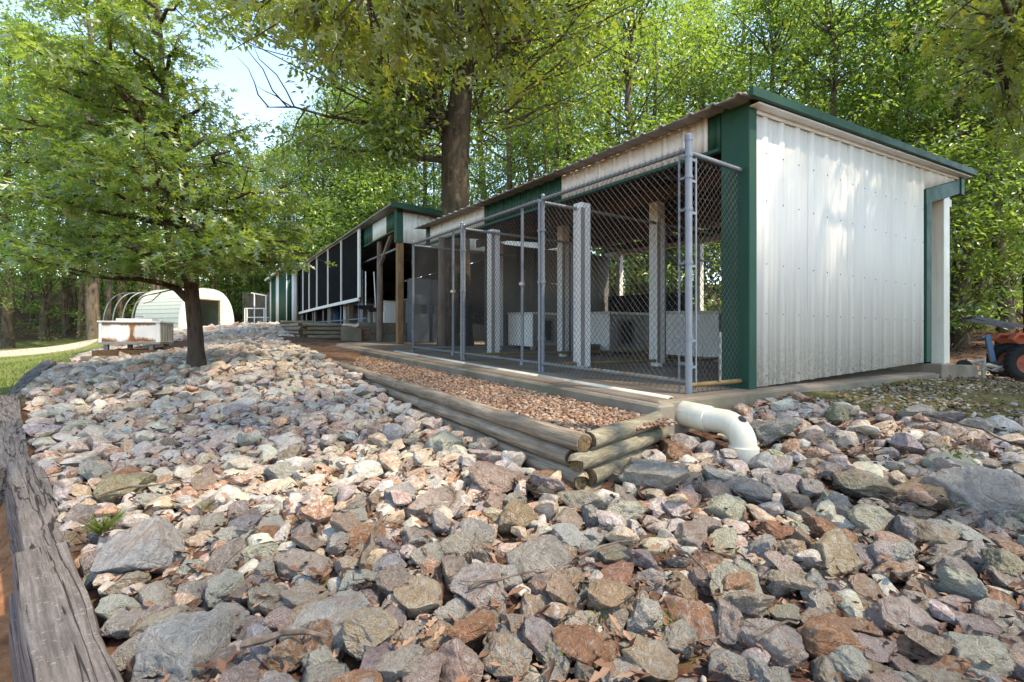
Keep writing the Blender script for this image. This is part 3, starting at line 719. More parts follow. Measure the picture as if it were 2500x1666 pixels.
# ------------------------------------------------------------------ drain: split white pipe on the curb, elbow at its end
def make_drain():
    t = thing('drain_gutter', 'split white plastic drain pipe lying along the concrete curb', 'gutter', (2.80, 2.3, S(2.3)))
    ys = [2.30, 3.9, 5.5, 7.1, 8.25]
    for a, b in zip(ys[:-1], ys[1:]):
        V = []; Fq = []
        n = 6; w = 0.032
        for y, k in ((a, 0), (b - .006, 1)):
            xc = 2.79 + 0.02 * (y - 2.3) + 0.006 * math.sin(y * 3)
            for i in range(n + 1):
                u = -1 + 2 * i / n
                V.append(K(xc + u * w, y, -0.006 + 0.020 * (1 - u * u)))
            for i in range(n + 1):
                u = -1 + 2 * i / n
                V.append(K(xc + u * w, y, -0.009 + 0.014 * (1 - u * u)))
        m = 2 * (n + 1)
        for i in range(n): Fq += [(i, i+1, m+i+1, m+i), (n+1+i, m+n+1+i, m+n+2+i, n+2+i), (i, n+1+i, n+2+i, i+1), (m+i, m+i+1, m+n+2+i, m+n+1+i)]
        Fq += [(0, m, m+n+1, n+1), (n, 2*n+1, m+2*n+1, m+n)]
        np_obj('gutter_length', V, Fq, MAT['pvc'], t, smooth=False)
    e = thing('drain_elbow', 'fat white plastic drain pipe elbow with a dark hole, bending down into the rocks', 'drain pipe', (2.82, 2.1, -.6))
    r = 0.078; zc = -0.535
    MB().tube([(2.84, 2.22, zc + .01), (2.835, 2.10, zc)], r, 28).build('pipe_length', MAT['pvc'], e, smooth=True)
    MB().tube([(2.84, 2.255, zc + .012), (2.84, 2.25, zc + .012), (2.836, 2.03, zc), (2.836, 2.025, zc)], [r + .004, r + .009, r + .009, r + .004], 28).build('coupling', MAT['pvc'], e, smooth=True)
    arc = []; rb = 0.14
    for k in range(11):
        a = R(90 * k / 10)
        arc.append((2.835 - 0.01 * k / 10, 1.92 - rb * math.sin(a), zc - rb * (1 - math.cos(a))))
    el = MB().tube([(2.835, 2.03, zc)] + arc, r, 28).build('elbow', MAT['pvc'], e, smooth=True)
    x, y, z = arc[-1]
    MB().tube([(x, y, z + .012), (x, y, z + .006), (x, y, z - .105), (x, y, z - .112)], [r + .004, r + .010, r + .010, r + .004], 28).build('collar', MAT['pvc'], e, smooth=True)
    MB().tube([(x, y, z - .113), (x, y, z - .30)], r, 28).build('pipe_length', MAT['pvc'], e, smooth=True)
    # inspection hole on the bend, its shaded inside drawn as a black disc
    c = Vector(arc[4]) + Vector((0, 0, 0)); dirv = Vector((-0.05, -0.62, 0.76)).normalized()
    MB().tube([c + dirv * (r - .004), c + dirv * (r + .0015)], [0.026, 0.026], 18).build('hole', MAT['black'], el)
    MB().tube([(2.835, 2.40, zc + .05), (2.835, 2.26, zc + .016)], 0.06, 14).build('pipe_stub', MAT['pvc'], e, smooth=True)
make_drain()
# ------------------------------------------------------------------ round log walls
rl = random.Random(11)
def log(parent, a, b, r, mat, ends=True, n=14):
    a = Vector(a); b = Vector(b); L = (b - a).length; k = max(3, int(L / 0.35)); pts = []; rad = []
    for i in range(k + 1):
        p = a.lerp(b, i / k); p.z += rl.uniform(-.004, .004); p.x += rl.uniform(-.004, .004)
        pts.append(p); rad.append(r * rl.uniform(0.95, 1.04))
    d = (b - a).normalized()
    pts = [a - d * 0.004] + pts + [b + d * 0.004]; rad = [r * 0.86] + rad + [r * 0.86]
    o = MB().tube(pts, rad, n, caps=False).build('log', MAT[mat], parent, smooth=True)
    for q, e in ((a, -d), (b, d)):
        MB().tube([q + e * -.004, q + e * 0.0045], [r * 0.875, r * 0.862], n).build('log_end', MAT['log_end'], o)
    return o
def make_logs():
    t = thing('log_retaining_wall', 'low wall of weathered round logs holding back the gravel bed beside the kennel', 'retaining wall', (1.72, 2.0, -.8))
    r = 0.050
    zt = lambda y: S(y) - 0.115
    # courses along the building; each course a row of logs butted end to end
    for c in range(4):
        dx = 0.0 - c * 0.012
        y = 1.955 + (0.0, 0.09, 0.0, 0.09)[c] ; seq = ((2.7, 2.5, 2.9, 2.6), (2.0, 2.8, 2.5, 2.6), (2.6, 2.6, 2.4, 2.0), (1.6, 2.4))[c]
        for L in seq:
            y1 = min(y + L, 12.4)
            xa = 1.70 - dx * -1 - 0.018 * math.sin((y - 2) * 0.5) ; xb = 1.70 - dx * -1 - 0.018 * math.sin((y1 - 2) * 0.5)
            log(t, (xa, y, zt(y) - c * 0.096), (xb, y1 - 0.012, zt(y1) - c * 0.096), r, 'log_y'); y = y1
            if y >= 12.3: break
    for c in range(4):
        x0 = 1.70 + (0.06, -0.055, 0.06, -0.055)[c]; x1 = (2.56, 2.60, 2.45, 2.3)[c]
        z = zt(2.0) - c * 0.096
        log(t, (x0, 1.985 - 0.03 * (c % 2), z), (x1, 2.215, z + 0.012), r, 'log_x')
    # far wall: five courses, facing the gravel bed and turning up the slope
    t = thing('log_retaining_wall', 'stacked log wall below the dark shade screens at the end of the gravel bed', 'retaining wall', (2.3, 13.0, -.2))
    for c in range(6):
        z = 0.31 - c * 0.100
        log(t, (2.24 + (0.10 if c % 2 else 0.0), 12.98, z), (3.12 + (0.0 if c % 2 else .03), 12.98, z), r, 'log_x', n=10)
        log(t, (2.18, 13.06 - (0.14 if c % 2 else 0.0), z), (2.16 - 0.02 * c, 16.2 - 0.55 * c, z + 0.03), r, 'log_y', n=10)
    for k in range(2):
        log(t, (2.05 + .1 * k, 16.1, 0.36 + .09 * k), (3.1, 16.3, 0.38 + .09 * k), 0.05, 'log_x', n=10)
make_logs()

# ------------------------------------------------------------------ timber border on the left
def make_border():
    t = thing('timber_border', 'stacked weathered square timbers edging the rock slope above the bare clay', 'edging', (-.3, 2, -.9))
    tops = [-.915, -.905, -.86, -.62, -.50, -.42]
    pts = [(.42,-.6), (-.48,2.94), (-.96,4.8), (-1.57,7.3), (-1.85,9.5), (-2.1,12)]
    rb = random.Random(5)
    for i in range(5):
        a = np.array(pts[i]); b = np.array(pts[i+1]); d = (b - a) / np.linalg.norm(b - a); nrm = np.array([d[1], -d[0]])
        for c in range(2):
            w = 0.172; h = 0.165
            za = tops[i] - (0.03 if i else 0) - c * (h + .004); zb = tops[i+1] + (0.012 if i > 1 else 0) - c * (h + .004)
            sh = (0.0, 0.035, -0.01, 0.03, 0.0)[i] - 0.012 * c
            n = 34; V = []; Fq = []
            # rounded, chipped cross-section
            sec = [(-.5,-1),(-.5,-.5),(-.5,-.12),(-.46,-.02),(-.2,0),(0,.0),(.2,0),(.46,-.02),(.5,-.12),(.5,-.5),(.5,-1)]
            for k in range(n + 1):
                u = k / n; p = a + (b - a) * u + d * (0.012 if k == 0 else (-0.012 if k == n else 0)); z = za + (zb - za) * u
                for (sx, sz) in sec:
                    nz = mnoise.noise(Vector((sx * 3 + i * 9, u * 9, c * 5.0))) * 0.010
                    top = sz > -0.3
                    chip = -0.020 * max(0, mnoise.noise(Vector((sx * 7 + i, u * 14, 3.1)))) if top else 0
                    q = p + nrm * (sx * w - w / 2 + sh + (nz if abs(sx) > .4 else 0))
                    V.append((q[0], q[1], z + sz * h + (nz + chip if top else 0)))
            m = len(sec)
            for k in range(n):
                for j in range(m - 1): Fq.append((k*m+j, k*m+j+1, (k+1)*m+j+1, (k+1)*m+j))
                Fq.append((k*m+m-1, k*m, (k+1)*m, (k+1)*m+m-1))
            me = bpy.data.meshes.new('timber'); me.from_pydata(V, [], Fq + [tuple(range(m)), tuple(n*m+j for j in range(m-1,-1,-1))])
            for pl in me.polygons: pl.use_smooth = True
            me.set_sharp_from_angle(angle=R(35)); me.materials.append(MAT['timber'])
            # grain follows the timber: turn the object so that its local Y is the timber's axis
            o = bpy.data.objects.new('timber', me); COL.objects.link(o)
            ang = math.atan2(-d[0], d[1]); Rm = Matrix.Translation((a[0], a[1], za)) @ Matrix.Rotation(ang, 4, 'Z')
            me.transform(Rm.inverted()); adopt(o, t); o.matrix_basis = Rm
make_border()

# ------------------------------------------------------------------ open barn with shade screens
def make_barn():
    t = thing('open_barn', 'dark open-fronted metal barn hung with a row of black shade screens', 'barn', (3.9, 11.0, -.15))
    FX = 3.92; ztop = lambda y: 2.93 + 0.006 * (y - 11)
    # fascia panels above the opening
    for (a, b, m) in ((11.02, 11.72, 'green'), (11.723, 12.85, 'white_metal'), (12.853, 14.4, 'green')):
        ribbed('fascia_panel', MAT[m], t, (FX, a, 0), (0, 1, 0), lambda q: 2.50, lambda q, a=a: ztop(a + q), b - a, pitch=0.225, out=(-1, 0, 0), first=.02, rib_h=.016, rib_w=.022)
    MB().box(3.90, 4.05, 10.96, 11.14, 2.19, 2.95).build('corner_trim', MAT['green'], t)
    MB().box(3.895, 3.94, 11.145, 14.4, 2.465, 2.497).build('fascia_channel', MAT['green'], t)
    for k in range(5):
        a = 4.055 + k * 0.92
        ribbed('siding_panel', MAT['white_metal'], t, (a, 10.98, 0), (1, 0, 0), lambda q: 2.19, lambda q, a=a: 2.90 - 0.035 * (a + q - 4), 0.912, pitch=0.30, first=0.02, rib_h=.018)
    # roof
    for k in range(8):
        y0 = 10.75 + k * 1.75; y1 = y0 + 1.745
        m = MB(); z = lambda x: 2.965 - 0.035 * (x - 4)
        m.hexa([(3.70,y0,z(3.7)),(8.8,y0,z(8.8)),(8.8,y1,z(8.8)+.01),(3.70,y1,z(3.7)+.01),(3.70,y0,z(3.7)+.03),(8.8,y0,z(8.8)+.03),(8.8,y1,z(8.8)+.04),(3.70,y1,z(3.7)+.04)])
        m.build('roof_sheet', MAT['roof'], t)
    for (a, b) in ((3.68, 5.2), (5.203, 6.9), (6.903, 8.8)):
        z = lambda x: 2.90 - 0.035 * (x - 4)
        MB().hexa([(a,10.70,z(a)),(b,10.70,z(b)),(b,10.748,z(b)),(a,10.70+.048,z(a)),(a,10.70,z(a)+.12),(b,10.70,z(b)+.12),(b,10.748,z(b)+.12),(a,10.748,z(a)+.12)]).build('rake_trim', MAT['green'], t)
    # posts, brace and rails
    MB(K).box(3.94, 4.08, 11.0, 11.14, 0, 2.35 - 0.0).build('post', MAT['brownpost'], t, bevel=0.006)
    MB(K).tube([(4.0, 12.5, 0), (4.0, 12.5, 2.55)], [0.085, 0.07], 10).build('round_post', MAT['greypost'], t, smooth=True)
    MB().bar((4.0, 12.46, 1.85), (4.0, 11.5, 2.55), 0.07, 0.08).build('brace', MAT['greypost'], t)
    MB().tube([(4.0, 11.1, 2.08), (4.0, 14.0, 2.10)], 0.025, 8).build('rail', MAT['galv'], t)
    MB().tube([(5.6, 11.1, 1.35), (5.6, 14.0, 1.35)], 0.02, 8).build('rail', MAT['galv'], t)
    for y in (15.4, 18.0, 20.8, 23.6): MB().box(3.96, 4.10, y, y + .14, 0.3, 2.6).build('post', MAT['greypost'], t)
    # raised concrete floor of blocks
    for r_ in range(2):
        for k in range(6):
            x = 3.62 + k * 0.62 + (0.0 if r_ else -0.0)
            MB().box(x, x + .61, 13.06, 13.30, -0.20 + r_ * .30, 0.094 + r_ * .30).build('block', MAT['concrete'], t, bevel=0.006)
    MB().box(3.94, 9.0, 13.302, 24.5, -0.1, 0.385).build('raised_floor', MAT['floor'], t)
    # back and far walls
    for k in range(14):
        MB().box(8.7, 8.74, 11.0 + k * .95, 11.0 + k * .95 + .945, -0.1, 2.75).build('wall_sheet', MAT['greywall'], t)
    for k in range(5):
        MB().box(4.1 + k * .95, 4.1 + k * .95 + .945, 24.45, 24.49, 0.3, 2.9).build('wall_sheet', MAT['bluegrey'], t)
    for k in range(7):
        ribbed('wall_sheet', MAT['bluegrey'], t, (5.4, 16.6 + k * 1.12, 0), (0, 1, 0), lambda q: 0.39, lambda q: 1.45, 1.11, pitch=0.28, out=(-1, 0, 0), first=.1)
    # shade screens in a pale frame, slightly kinked at the middle post
    ys = [13.78, 15.62, 17.40, 19.25, 20.85, 22.40, 24.0]
    def fr(y):   # x, z_low, z_high
        k = (y - 13.78) / 10.22
        x = 3.84 + 0.10 * k - (0.06 * math.sin(math.pi * k))
        return x, 1.08 + 0.02 * k, 3.00 - 0.06 * math.sin(math.pi * k) * 0.0
    for i in range(6):
        a, b = ys[i], ys[i+1]; xa, la, ha = fr(a); xb, lb, hb = fr(b)
        s = MB().hexa([(xa,a,la),(xa+.012,a,la),(xb+.012,b,lb),(xb,b,lb),(xa,a,ha),(xa+.012,a,ha),(xb+.012,b,hb),(xb,b,hb)]).build('shade_screen', MAT['darkmesh'], t)
        MB().bar((xa-.02,a,la-.03),(xb-.02,b-.01,lb-.03),0.05,0.09).build('frame_rail', MAT['white_metal'], s)
        MB().bar((xa-.02,a,ha),(xb-.02,b-.01,hb),0.05,0.06).build('frame_rail', MAT['white_metal'], s)
        w = 0.20 if i == 0 else 0.06
        MB().box(xa - .05, xa - .012, a - (w - .03 if i == 0 else w / 2), a + (.03 if i == 0 else w / 2), la + .016, ha - .031).build('frame_stile', MAT['white_metal'], s)
    xa, la, ha = fr(24.0)
    MB().box(xa - .05, xa - .012, 23.97, 24.06, la + .016, ha - .031).build('frame_stile', MAT['white_metal'], t)
    # pipes of the pens below the screens
    for k, y in enumerate((14.0, 14.15, 14.35, 16.4, 17.9, 18.2, 19.0, 20.5, 22.2, 23.2)):
        MB().tube([(3.98, y, 0.32), (3.98, y, 1.9)], 0.024, 8).build('pen_pole', MAT['galv'], t)
    MB().tube([(3.98, 13.6, 0.52), (3.98, 24.2, 0.62)], 0.02, 8).build('pen_rail', MAT['galv'], t)
    # concrete end block with the gutter's open end
    b = thing('concrete_block', 'square concrete block at the end of the stacked logs with a gutter on top', 'block', (3.35, 13, -.2))
    MB(K).box(3.13, 3.60, 12.70, 13.20, -0.06, 0.36).build('block', MAT['concrete'], b, bevel=0.012)
    g = MB(); n = 10; ring = []
    for k in range(n + 1):
        a = R(180 + 180 * k / n); ring.append((3.42 + 0.10 * math.cos(a), 0.34 + 0.085 * math.sin(a)))
    poly = [(x, 12.66, z) for x, z in ring] + [(3.42 + (x - 3.42) * .93, 12.66, 0.342 + (z - .34) * .92) for x, z in reversed(ring)]
    g.prism(poly, (-0.12, 3.2, 0.06)); gt = g.build('half_round_gutter', MAT['pvc'])
    tag(gt, 'white half-round gutter end poking out over the concrete block', 'gutter')
    MB().prism([(x, 12.672, z) for x, z in ring], (0, .006, 0)).build('end_cap', MAT['pvc'], gt)
make_barn()

# things kept in the barn
def broom(label, x, y, z0, z1, dx):
    t = thing('broom', label, 'broom', (x, y, z0), 'brooms hanging in the barn')
    MB().tube([(x, y, z0 + .06), (x + dx, y, z1)], 0.016, 8).build('handle', MAT['white_metal'], t)
    MB().box(x - .19, x + .19, y - .04, y + .04, z0 - .05, z0 + .055).build('brush_head', MAT['black'], t)
broom('pale-handled broom hanging just left of the brown barn post', 4.02, 12.9, 0.72, 1.72, -0.05)
broom('pale-handled broom hanging beside the grey round post', 3.55 + .22, 12.95, 0.78, 1.72, 0.0)
tb = thing('work_table', 'small grey table standing on the raised barn floor', 'table', (4.3, 15, .39))
MB().box(4.0, 4.9, 15.6, 16.3, 1.02, 1.06).build('table_top', MAT['greybox'], tb)
for x, y in ((4.06, 15.66), (4.84, 15.66), (4.06, 16.24), (4.84, 16.24)): MB().box(x - .035, x + .035, y - .035, y + .035, 0.386, 1.018).build('leg', MAT['white_metal'], tb)
pb = thing('white_box', 'low white box on the raised floor behind the round post', 'box', (4.6, 14, .39))
MB().box(4.62, 5.15, 14.0, 14.6, 0.386, 1.02).build('body', MAT['white_metal'], pb); MB().box(4.60, 5.17, 13.98, 14.62, 1.022, 1.06).build('lid', MAT['offwhite'], pb)
pb = thing('grey_box', 'wide grey box on the raised floor behind the brown post', 'box', (5.4, 13.5, .39))
MB().box(5.25, 6.6, 13.5, 14.2, 0.386, 1.10).build('body', MAT['greybox'], pb); MB().box(5.22, 6.63, 13.47, 14.23, 1.102, 1.13).build('lid', MAT['offwhite'], pb)
br = thing('barrel', 'blue plastic barrel standing below the shade screens', 'barrel', (4.5, 19.6, .39))
MB().tube([(4.6,19.6,.39),(4.6,19.6,.45),(4.6,19.6,.8),(4.6,19.6,1.2),(4.6,19.6,1.25)],[.24,.27,.29,.27,.24],16).build('body', MAT['bluebox'], br, smooth=True)
MB().tube([(4.6,19.6,1.25),(4.6,19.6,1.28)],.20,16).build('lid', MAT['bluebox'], br)
for i, (x, y, z) in enumerate(((4.55, 11.6, 0.55), (5.15, 11.8, 0.5))):
    c = thing('storage_cabinet', ('pale blue-grey cabinet behind the chain link at the far end of the run', 'wider blue-grey cabinet with a dark gap behind the round grey post')[i], 'cabinet', (x, y, S(y)))
    MB(K).box(x, x + .42 + .2 * i, y, y + .4, 0.02, 0.72).build('lower_body', MAT['cabinet'], c); MB(K).box(x, x + .42 + .2 * i, y, y + .4, 0.95, 1.6).build('upper_body', MAT['cabinet'], c)
    for dx in (0, .36 + .2 * i): MB(K).box(x + dx, x + dx + .05, y + .02, y + .38, 0.721, 0.949).build('upright', MAT['steel'], c)

# ------------------------------------------------------------------ striped shed beyond the screens
def make_striped():
    t = thing('striped_shed', 'small shed with green and white vertical stripes past the shade screens', 'shed', (3.4, 23.6, .5))
    X = 3.40; zt = lambda y: 3.02 + 0.012 * (y - 23.5)
    segs = [(23.5, 23.66, 'white_metal'), (23.662, 24.05 + 1.83, 'green'), (25.882, 26.9, 'white_metal'), (26.902, 28.75, 'green'), (28.752, 29.2, 'white_metal')]
    for a, b, m in segs:
        ribbed('siding_panel', MAT[m], t, (X, a, 0), (0, 1, 0), lambda q: 0.45, lambda q, a=a: zt(a + q), b - a, pitch=0.30, first=0.1, rib_h=.014, out=(-1, 0, 0))
    for a, b, m in ((3.402, 3.60, 'green'), (3.602, 3.80, 'white_metal')):
        ribbed('siding_panel', MAT[m], t, (a, 23.52, 0), (1, 0, 0), lambda q: 0.40, lambda q: 3.0, b - a, pitch=0.25, first=0.1, rib_h=.012)
    MB().hexa([(3.22,23.25,3.03),(4.9,23.25,3.22),(4.9,29.5,3.27),(3.22,29.5,3.09),(3.22,23.25,3.08),(4.9,23.25,3.27),(4.9,29.5,3.32),(3.22,29.5,3.14)]).build('roof', MAT['offwhite'], t)
    MB().hexa([(3.22,23.20,3.0),(4.9,23.20,3.19),(4.9,23.245,3.19),(3.22,23.245,3.0),(3.22,23.20,3.2),(4.9,23.20,3.39),(4.9,23.245,3.39),(3.22,23.245,3.2)]).build('rake_trim', MAT['green'], t)
    MB().box(3.165, 3.218, 23.25, 29.5, 3.0, 3.10).build('eave_board', MAT['white_metal'], t)
    for k in range(3): MB().box(3.42 + k * .9, 3.42 + k * .9 + .895, 29.2, 29.23, 0.4, 3.1).build('wall_sheet', MAT['white_metal'], t)
make_striped()

# ------------------------------------------------------------------ white wire pen between shed and hoop shelter
def at(px, py, t):
    r = ray(px, py) * t; return (r[0], r[1], r[2])
def make_pen():
    a = np.array(at(598, 795, 27)); b = np.array(at(655, 795, 27)); t = thing('wire_pen', 'white-framed wire mesh pen beside the striped shed', 'pen', tuple(a))
    d = (b - a); L = np.linalg.norm(d[:2]); d = d / L; z0 = a[2] - 0.12
    P = lambda s, z: (a[0] + d[0] * s, a[1] + d[1] * s, z0 + z)
    bars = [((0,0),(0,1.05)),((.12,0),(.12,1.05)),((.52,0),(.52,1.85)),((L*.82,0),(L*.82,1.05)),((L*.90,0),(L*.90,1.75)),((0,1.05),(L*.86,1.05)),((.12,.56),(L*.82,.56)),((.34,1.90),(L*.94,1.74)),((0,.05),(L*.86,.05))]
    for (s0, h0), (s1, h1) in bars: MB().bar(P(s0, h0), P(s1, h1), 0.055, 0.055, up=(0.3, 0.9, 0.1)).build('frame_bar', MAT['white_metal'], t)
    V, Fq = chain_np(P(0, 0)[:2], P(L * .86, 0)[:2], z0 + .05, z0 + 1.05, lambda x, y, z: (x, y, z), cell=0.10, rise=0.10, r=0.004, barbs=False)
    tag(np_obj('wire_mesh', V, Fq, MAT['wire'], t), kind='stuff')
    # grey board fence behind and a small kennel inside
    n = thing('board_fence', 'tall weathered grey board fence behind the white wire pen', 'fence', at(600, 795, 29.5))
    for k in range(14):
        p = np.array(at(592 + k * 5.6, 795, 29.5)); q = np.array(at(592 + k * 5.6 + 5.2, 795, 29.5)); h = 2.0 - 0.01 * k
        MB().hexa([(p[0],p[1],p[2]-.2),(q[0],q[1],q[2]-.2),(q[0]+.01,q[1]+.03,q[2]-.2),(p[0]+.01,p[1]+.03,p[2]-.2),(p[0],p[1],p[2]+h),(q[0],q[1],q[2]+h),(q[0]+.01,q[1]+.03,q[2]+h),(p[0]+.01,p[1]+.03,p[2]+h)]).build('board', MAT['greypost'], n)
    c = np.array(at(647, 795, 28.2)); hsz = 0.38
    dh = thing('dog_box', 'small pale dog box with a dark door inside the white wire pen', 'dog house', (c[0], c[1], c[2] - .15))
    MB().box(c[0]-hsz, c[0]+hsz, c[1]-hsz, c[1]+hsz, c[2]-.15, c[2]+.42).build('body', MAT['greybox'], dh); MB().box(c[0]-hsz-.04, c[0]+hsz+.04, c[1]-hsz-.04, c[1]+hsz+.04, c[2]+.422, c[2]+.47).build('lid', MAT['white_metal'], dh)
    MB().box(c[0]-.1, c[0]+.15, c[1]-hsz-.012, c[1]-hsz-.002, c[2]-.05, c[2]+.25).build('door', MAT['black'], dh)
make_pen()

# ------------------------------------------------------------------ arched hoop shelter
def make_hoop():
    c0 = np.array(at(508, 806, 25.0)); ax = np.array([-0.62, 0.785]); ax /= np.linalg.norm(ax); sd = np.array([ax[1], -ax[0]])   # axis recedes to the left; sd points right along the end wall
    zb = c0[2] - 0.05; hw, ht = 1.55, 2.12
    t = thing('hoop_shelter', 'arched hoop shelter clad in pale boards with a dark doorway', 'shelter', (c0[0], c0[1], zb))
    def arch(s):  # -1..1 -> lateral, height; straight lower walls, rounded top
        a = math.pi * (1 - (s + 1) / 2)
        x = hw * math.copysign(abs(math.cos(a)) ** 0.72, math.cos(a)); z = ht * (max(math.sin(a), 0)) ** 0.80
        return x, z
    def P(lat, z, along): return (c0[0] + sd[0] * lat + ax[0] * along, c0[1] + sd[1] * lat + ax[1] * along, zb + z)
    def half_w(z): # lateral half width at height z
        zz = min(z / ht, 0.9999); sn = zz ** (1 / 0.80); return hw * (max(0, 1 - sn * sn)) ** 0.36
    # end wall: lapped boards, cut around the door
    nb = 15; bh = ht / nb; d0, d1, dh = -0.62, 0.60, 1.52
    for k in range(nb):
        z0 = k * bh; z1 = z0 + bh - 0.012
        for (l0a, l1a) in (((-1, d0), (d1, 1)) if z0 < dh - .05 else ((-1, 1),)):
            A0 = -half_w(z0 + .01) if l0a == -1 else l0a; B0 = half_w(z0 + .01) if l1a == 1 else l1a
            A1 = -half_w(z1) if l0a == -1 else l0a; B1 = half_w(z1) if l1a == 1 else l1a
            if B0 - A0 < .03: continue
            MB().hexa([P(A0, z0, -.018), P(B0, z0, -.018), P(B0, z0, .012), P(A0, z0, .012), P(A1, z1, -.004), P(B1, z1, -.004), P(B1, z1, .012), P(A1, z1, .012)]).build('end_board', MAT['white_metal'], t)
    # curved cover: strips running along the axis
    LEN = 3.0; n = 30
    for k in range(n):
        s0 = -1 + 2 * k / n; s1 = -1 + 2 * (k + 0.93) / n
        x0, z0 = arch(s0); x1, z1 = arch(s1)
        o = 1.012
        MB().hexa([P(x0,z0,.02),P(x1,z1,.02),P(x1,z1,LEN),P(x0,z0,LEN),P(x0*o,z0*o+.012,.02),P(x1*o,z1*o+.004,.02),P(x1*o,z1*o+.004,LEN),P(x0*o,z0*o+.012,LEN)]).build('cover_board', HOOPMAT, t)
    # bare hoops beyond the cover and one inside the door
    for al in (0.6, 3.3, 4.0, 4.7, 5.4):
        pts = [P(arch(-1 + 2*k/20)[0]*.97, arch(-1 + 2*k/20)[1]*.97, al) for k in range(21)]
        MB().tube(pts, 0.028, 6).build('hoop', MAT['galv'], t)
    for l in (d0 - .03, d1 + .03): MB().bar(P(l, 0, -.03), P(l, dh + .03, -.03), 0.06, 0.05, up=(ax[0], ax[1], 0)).build('door_jamb', MAT['brownpost'], t)
    MB().bar(P(d0 - .06, dh + .06, -.03), P(d1 + .06, dh + .06, -.03), 0.06, 0.06).build('door_head', MAT['brownpost'], t)
    MB().hexa([P(-hw*.93,0,LEN-.05),P(hw*.93,0,LEN-.05),P(hw*.93,0,LEN-.02),P(-hw*.93,0,LEN-.02),P(-hw*.9,ht*.75,LEN-.05),P(hw*.9,ht*.75,LEN-.05),P(hw*.9,ht*.75,LEN-.02),P(-hw*.9,ht*.75,LEN-.02)]).build('back_wall', MAT['greywall'], t)
    MB().hexa([P(-hw-.05,-.35,-.06),P(hw+.05,-.35,-.06),P(hw+.05,-.35,LEN),P(-hw-.05,-.35,LEN),P(-hw-.05,-.001,-.06),P(hw+.05,-.001,-.06),P(hw+.05,-.001,LEN),P(-hw-.05,-.001,LEN)]).build('base', MAT['concrete'], t)
HOOPMAT = painted('pale_green_cover', (0.40, 0.44, 0.40), amount=0.2)
make_hoop()

# ------------------------------------------------------------------ rusty air conditioner on its slabs
def make_ac():
    r = ray(318, 824); f = np.array([r[0], r[1]]) / math.hypot(r[0], r[1])
    fw = np.array([SA, CA]); sd = np.array([CA, -SA])
    # long side faces the camera squarely, turned a little so that the right end shows
    ang = R(17); ux = np.array([sd[0]*math.cos(ang)-sd[1]*math.sin(ang), sd[0]*math.sin(ang)+sd[1]*math.cos(ang)]); uy = np.array([-ux[1], ux[0]])
    o = np.array(at(241, 836, 9.6)); base = o[2]
    def P(a, b, z): return (o[0] + ux[0]*a + uy[0]*b, o[1] + ux[1]*a + uy[1]*b, base + z)
    t = thing('air_conditioner', 'rusty white outdoor air conditioner unit raised on stub legs', 'air conditioner', P(0.6, 0.4, 0))
    L, Dp, Hh = 1.02, 0.80, 0.42
    def slabp(a0, a1, b0, b1, z0, z1, name, mat, par, rust=None):
        pts = [P(a0,b0,z0),P(a1,b0,z0),P(a1,b1,z0),P(a0,b1,z0),P(a0,b0,z1),P(a1,b0,z1),P(a1,b1,z1),P(a0,b1,z1)]
        ob = MB().hexa(pts).build(name, mat, par)
        return ob
    def panel(a0, a1, z0, z1, b, par):
        nx, nz = 30, 14; V = []; Fq = []; rr = []
        for j in range(nz + 1):
            for i in range(nx + 1):
                u = i / nx; v = j / nz; V.append(P(a0 + (a1 - a0) * u, b, z0 + (z1 - z0) * v))
                e = 0.46 * max(0, 1 - v / 0.34) * (0.7 + 0.3 * math.sin(u * 9 + 1)) + 0.36 * max(0, (v - 0.74) / .26) + 0.30 * max(0, 1 - abs(u - .53) / 0.07)
                e += 0.14 * max(0, 1 - (abs(u - .53)) / .2) * (1 - v)
                rr.append(e + 0.05)
        for j in range(nz):
            for i in range(nx): q = j*(nx+1)+i; Fq.append((q, q+1, q+nx+2, q+nx+1))
        return np_obj('front_panel', V, Fq, MAT['acwhite'], par, attrs={'rust': ('POINT', 'FLOAT', rr)})
    slabp(0.012, L - .012, 0.012, Dp - .01, 0.0, Hh - .03, 'body', MAT['white_metal'], t)
    panel(0.03, L - .03, 0.01, Hh - .04, 0.006, t)
    slabp(0.0, 0.045, -.004, 0.04, -.02, Hh - .005, 'corner_post', MAT['acwhite'], t); slabp(L - .07, L, -.004, 0.04, -.02, Hh - .005, 'corner_post', MAT['white_metal'], t)
    slabp(-.02, L + .02, -.02, Dp, Hh - .029, Hh, 'top_panel', MAT['acwhite'], t)
    slabp(0.0, L, -.012, Dp, -.045, -.001, 'base_rail', MAT['rustyrail'], t)
    slabp(0.22, 0.82, 0.15, 0.65, Hh + .001, Hh + .05, 'fan_plate', MAT['acwhite'], t)
    MB().tube([P(.45,.3,Hh+.05),P(.45,.3,Hh+.10),P(.62,.3,Hh+.10),P(.62,.3,Hh+.05)],.008,6).build('guard_handle', MAT['steel'], t)
    for k in range(5): slabp(L - .008, L + .012, 0.10 + k * .14, 0.10 + k * .14 + .05, 0.02, Hh - .06, 'louvre', MAT['greybox'], t)
    for a, b in ((.06, .04), (.28, .5), (.82, .04), (.92, .5)): slabp(a, a + .07, b, b + .07, -.155, -.046, 'leg', MAT['rustyrail'], t)
    p = slabp(-.06, 1.52, -.12, 1.25, -.26, -.157, 'concrete_plinth', MAT['beam'], None); tag(p, 'dark timber-faced plinth under the rusty air conditioner', 'plinth')
    p = slabp(-.16, 2.3, -.30, 1.35, -.62, -.262, 'concrete_plinth', MAT['concrete'], None); tag(p, 'pale concrete slab below the dark plinth of the air conditioner', 'slab')
make_ac()

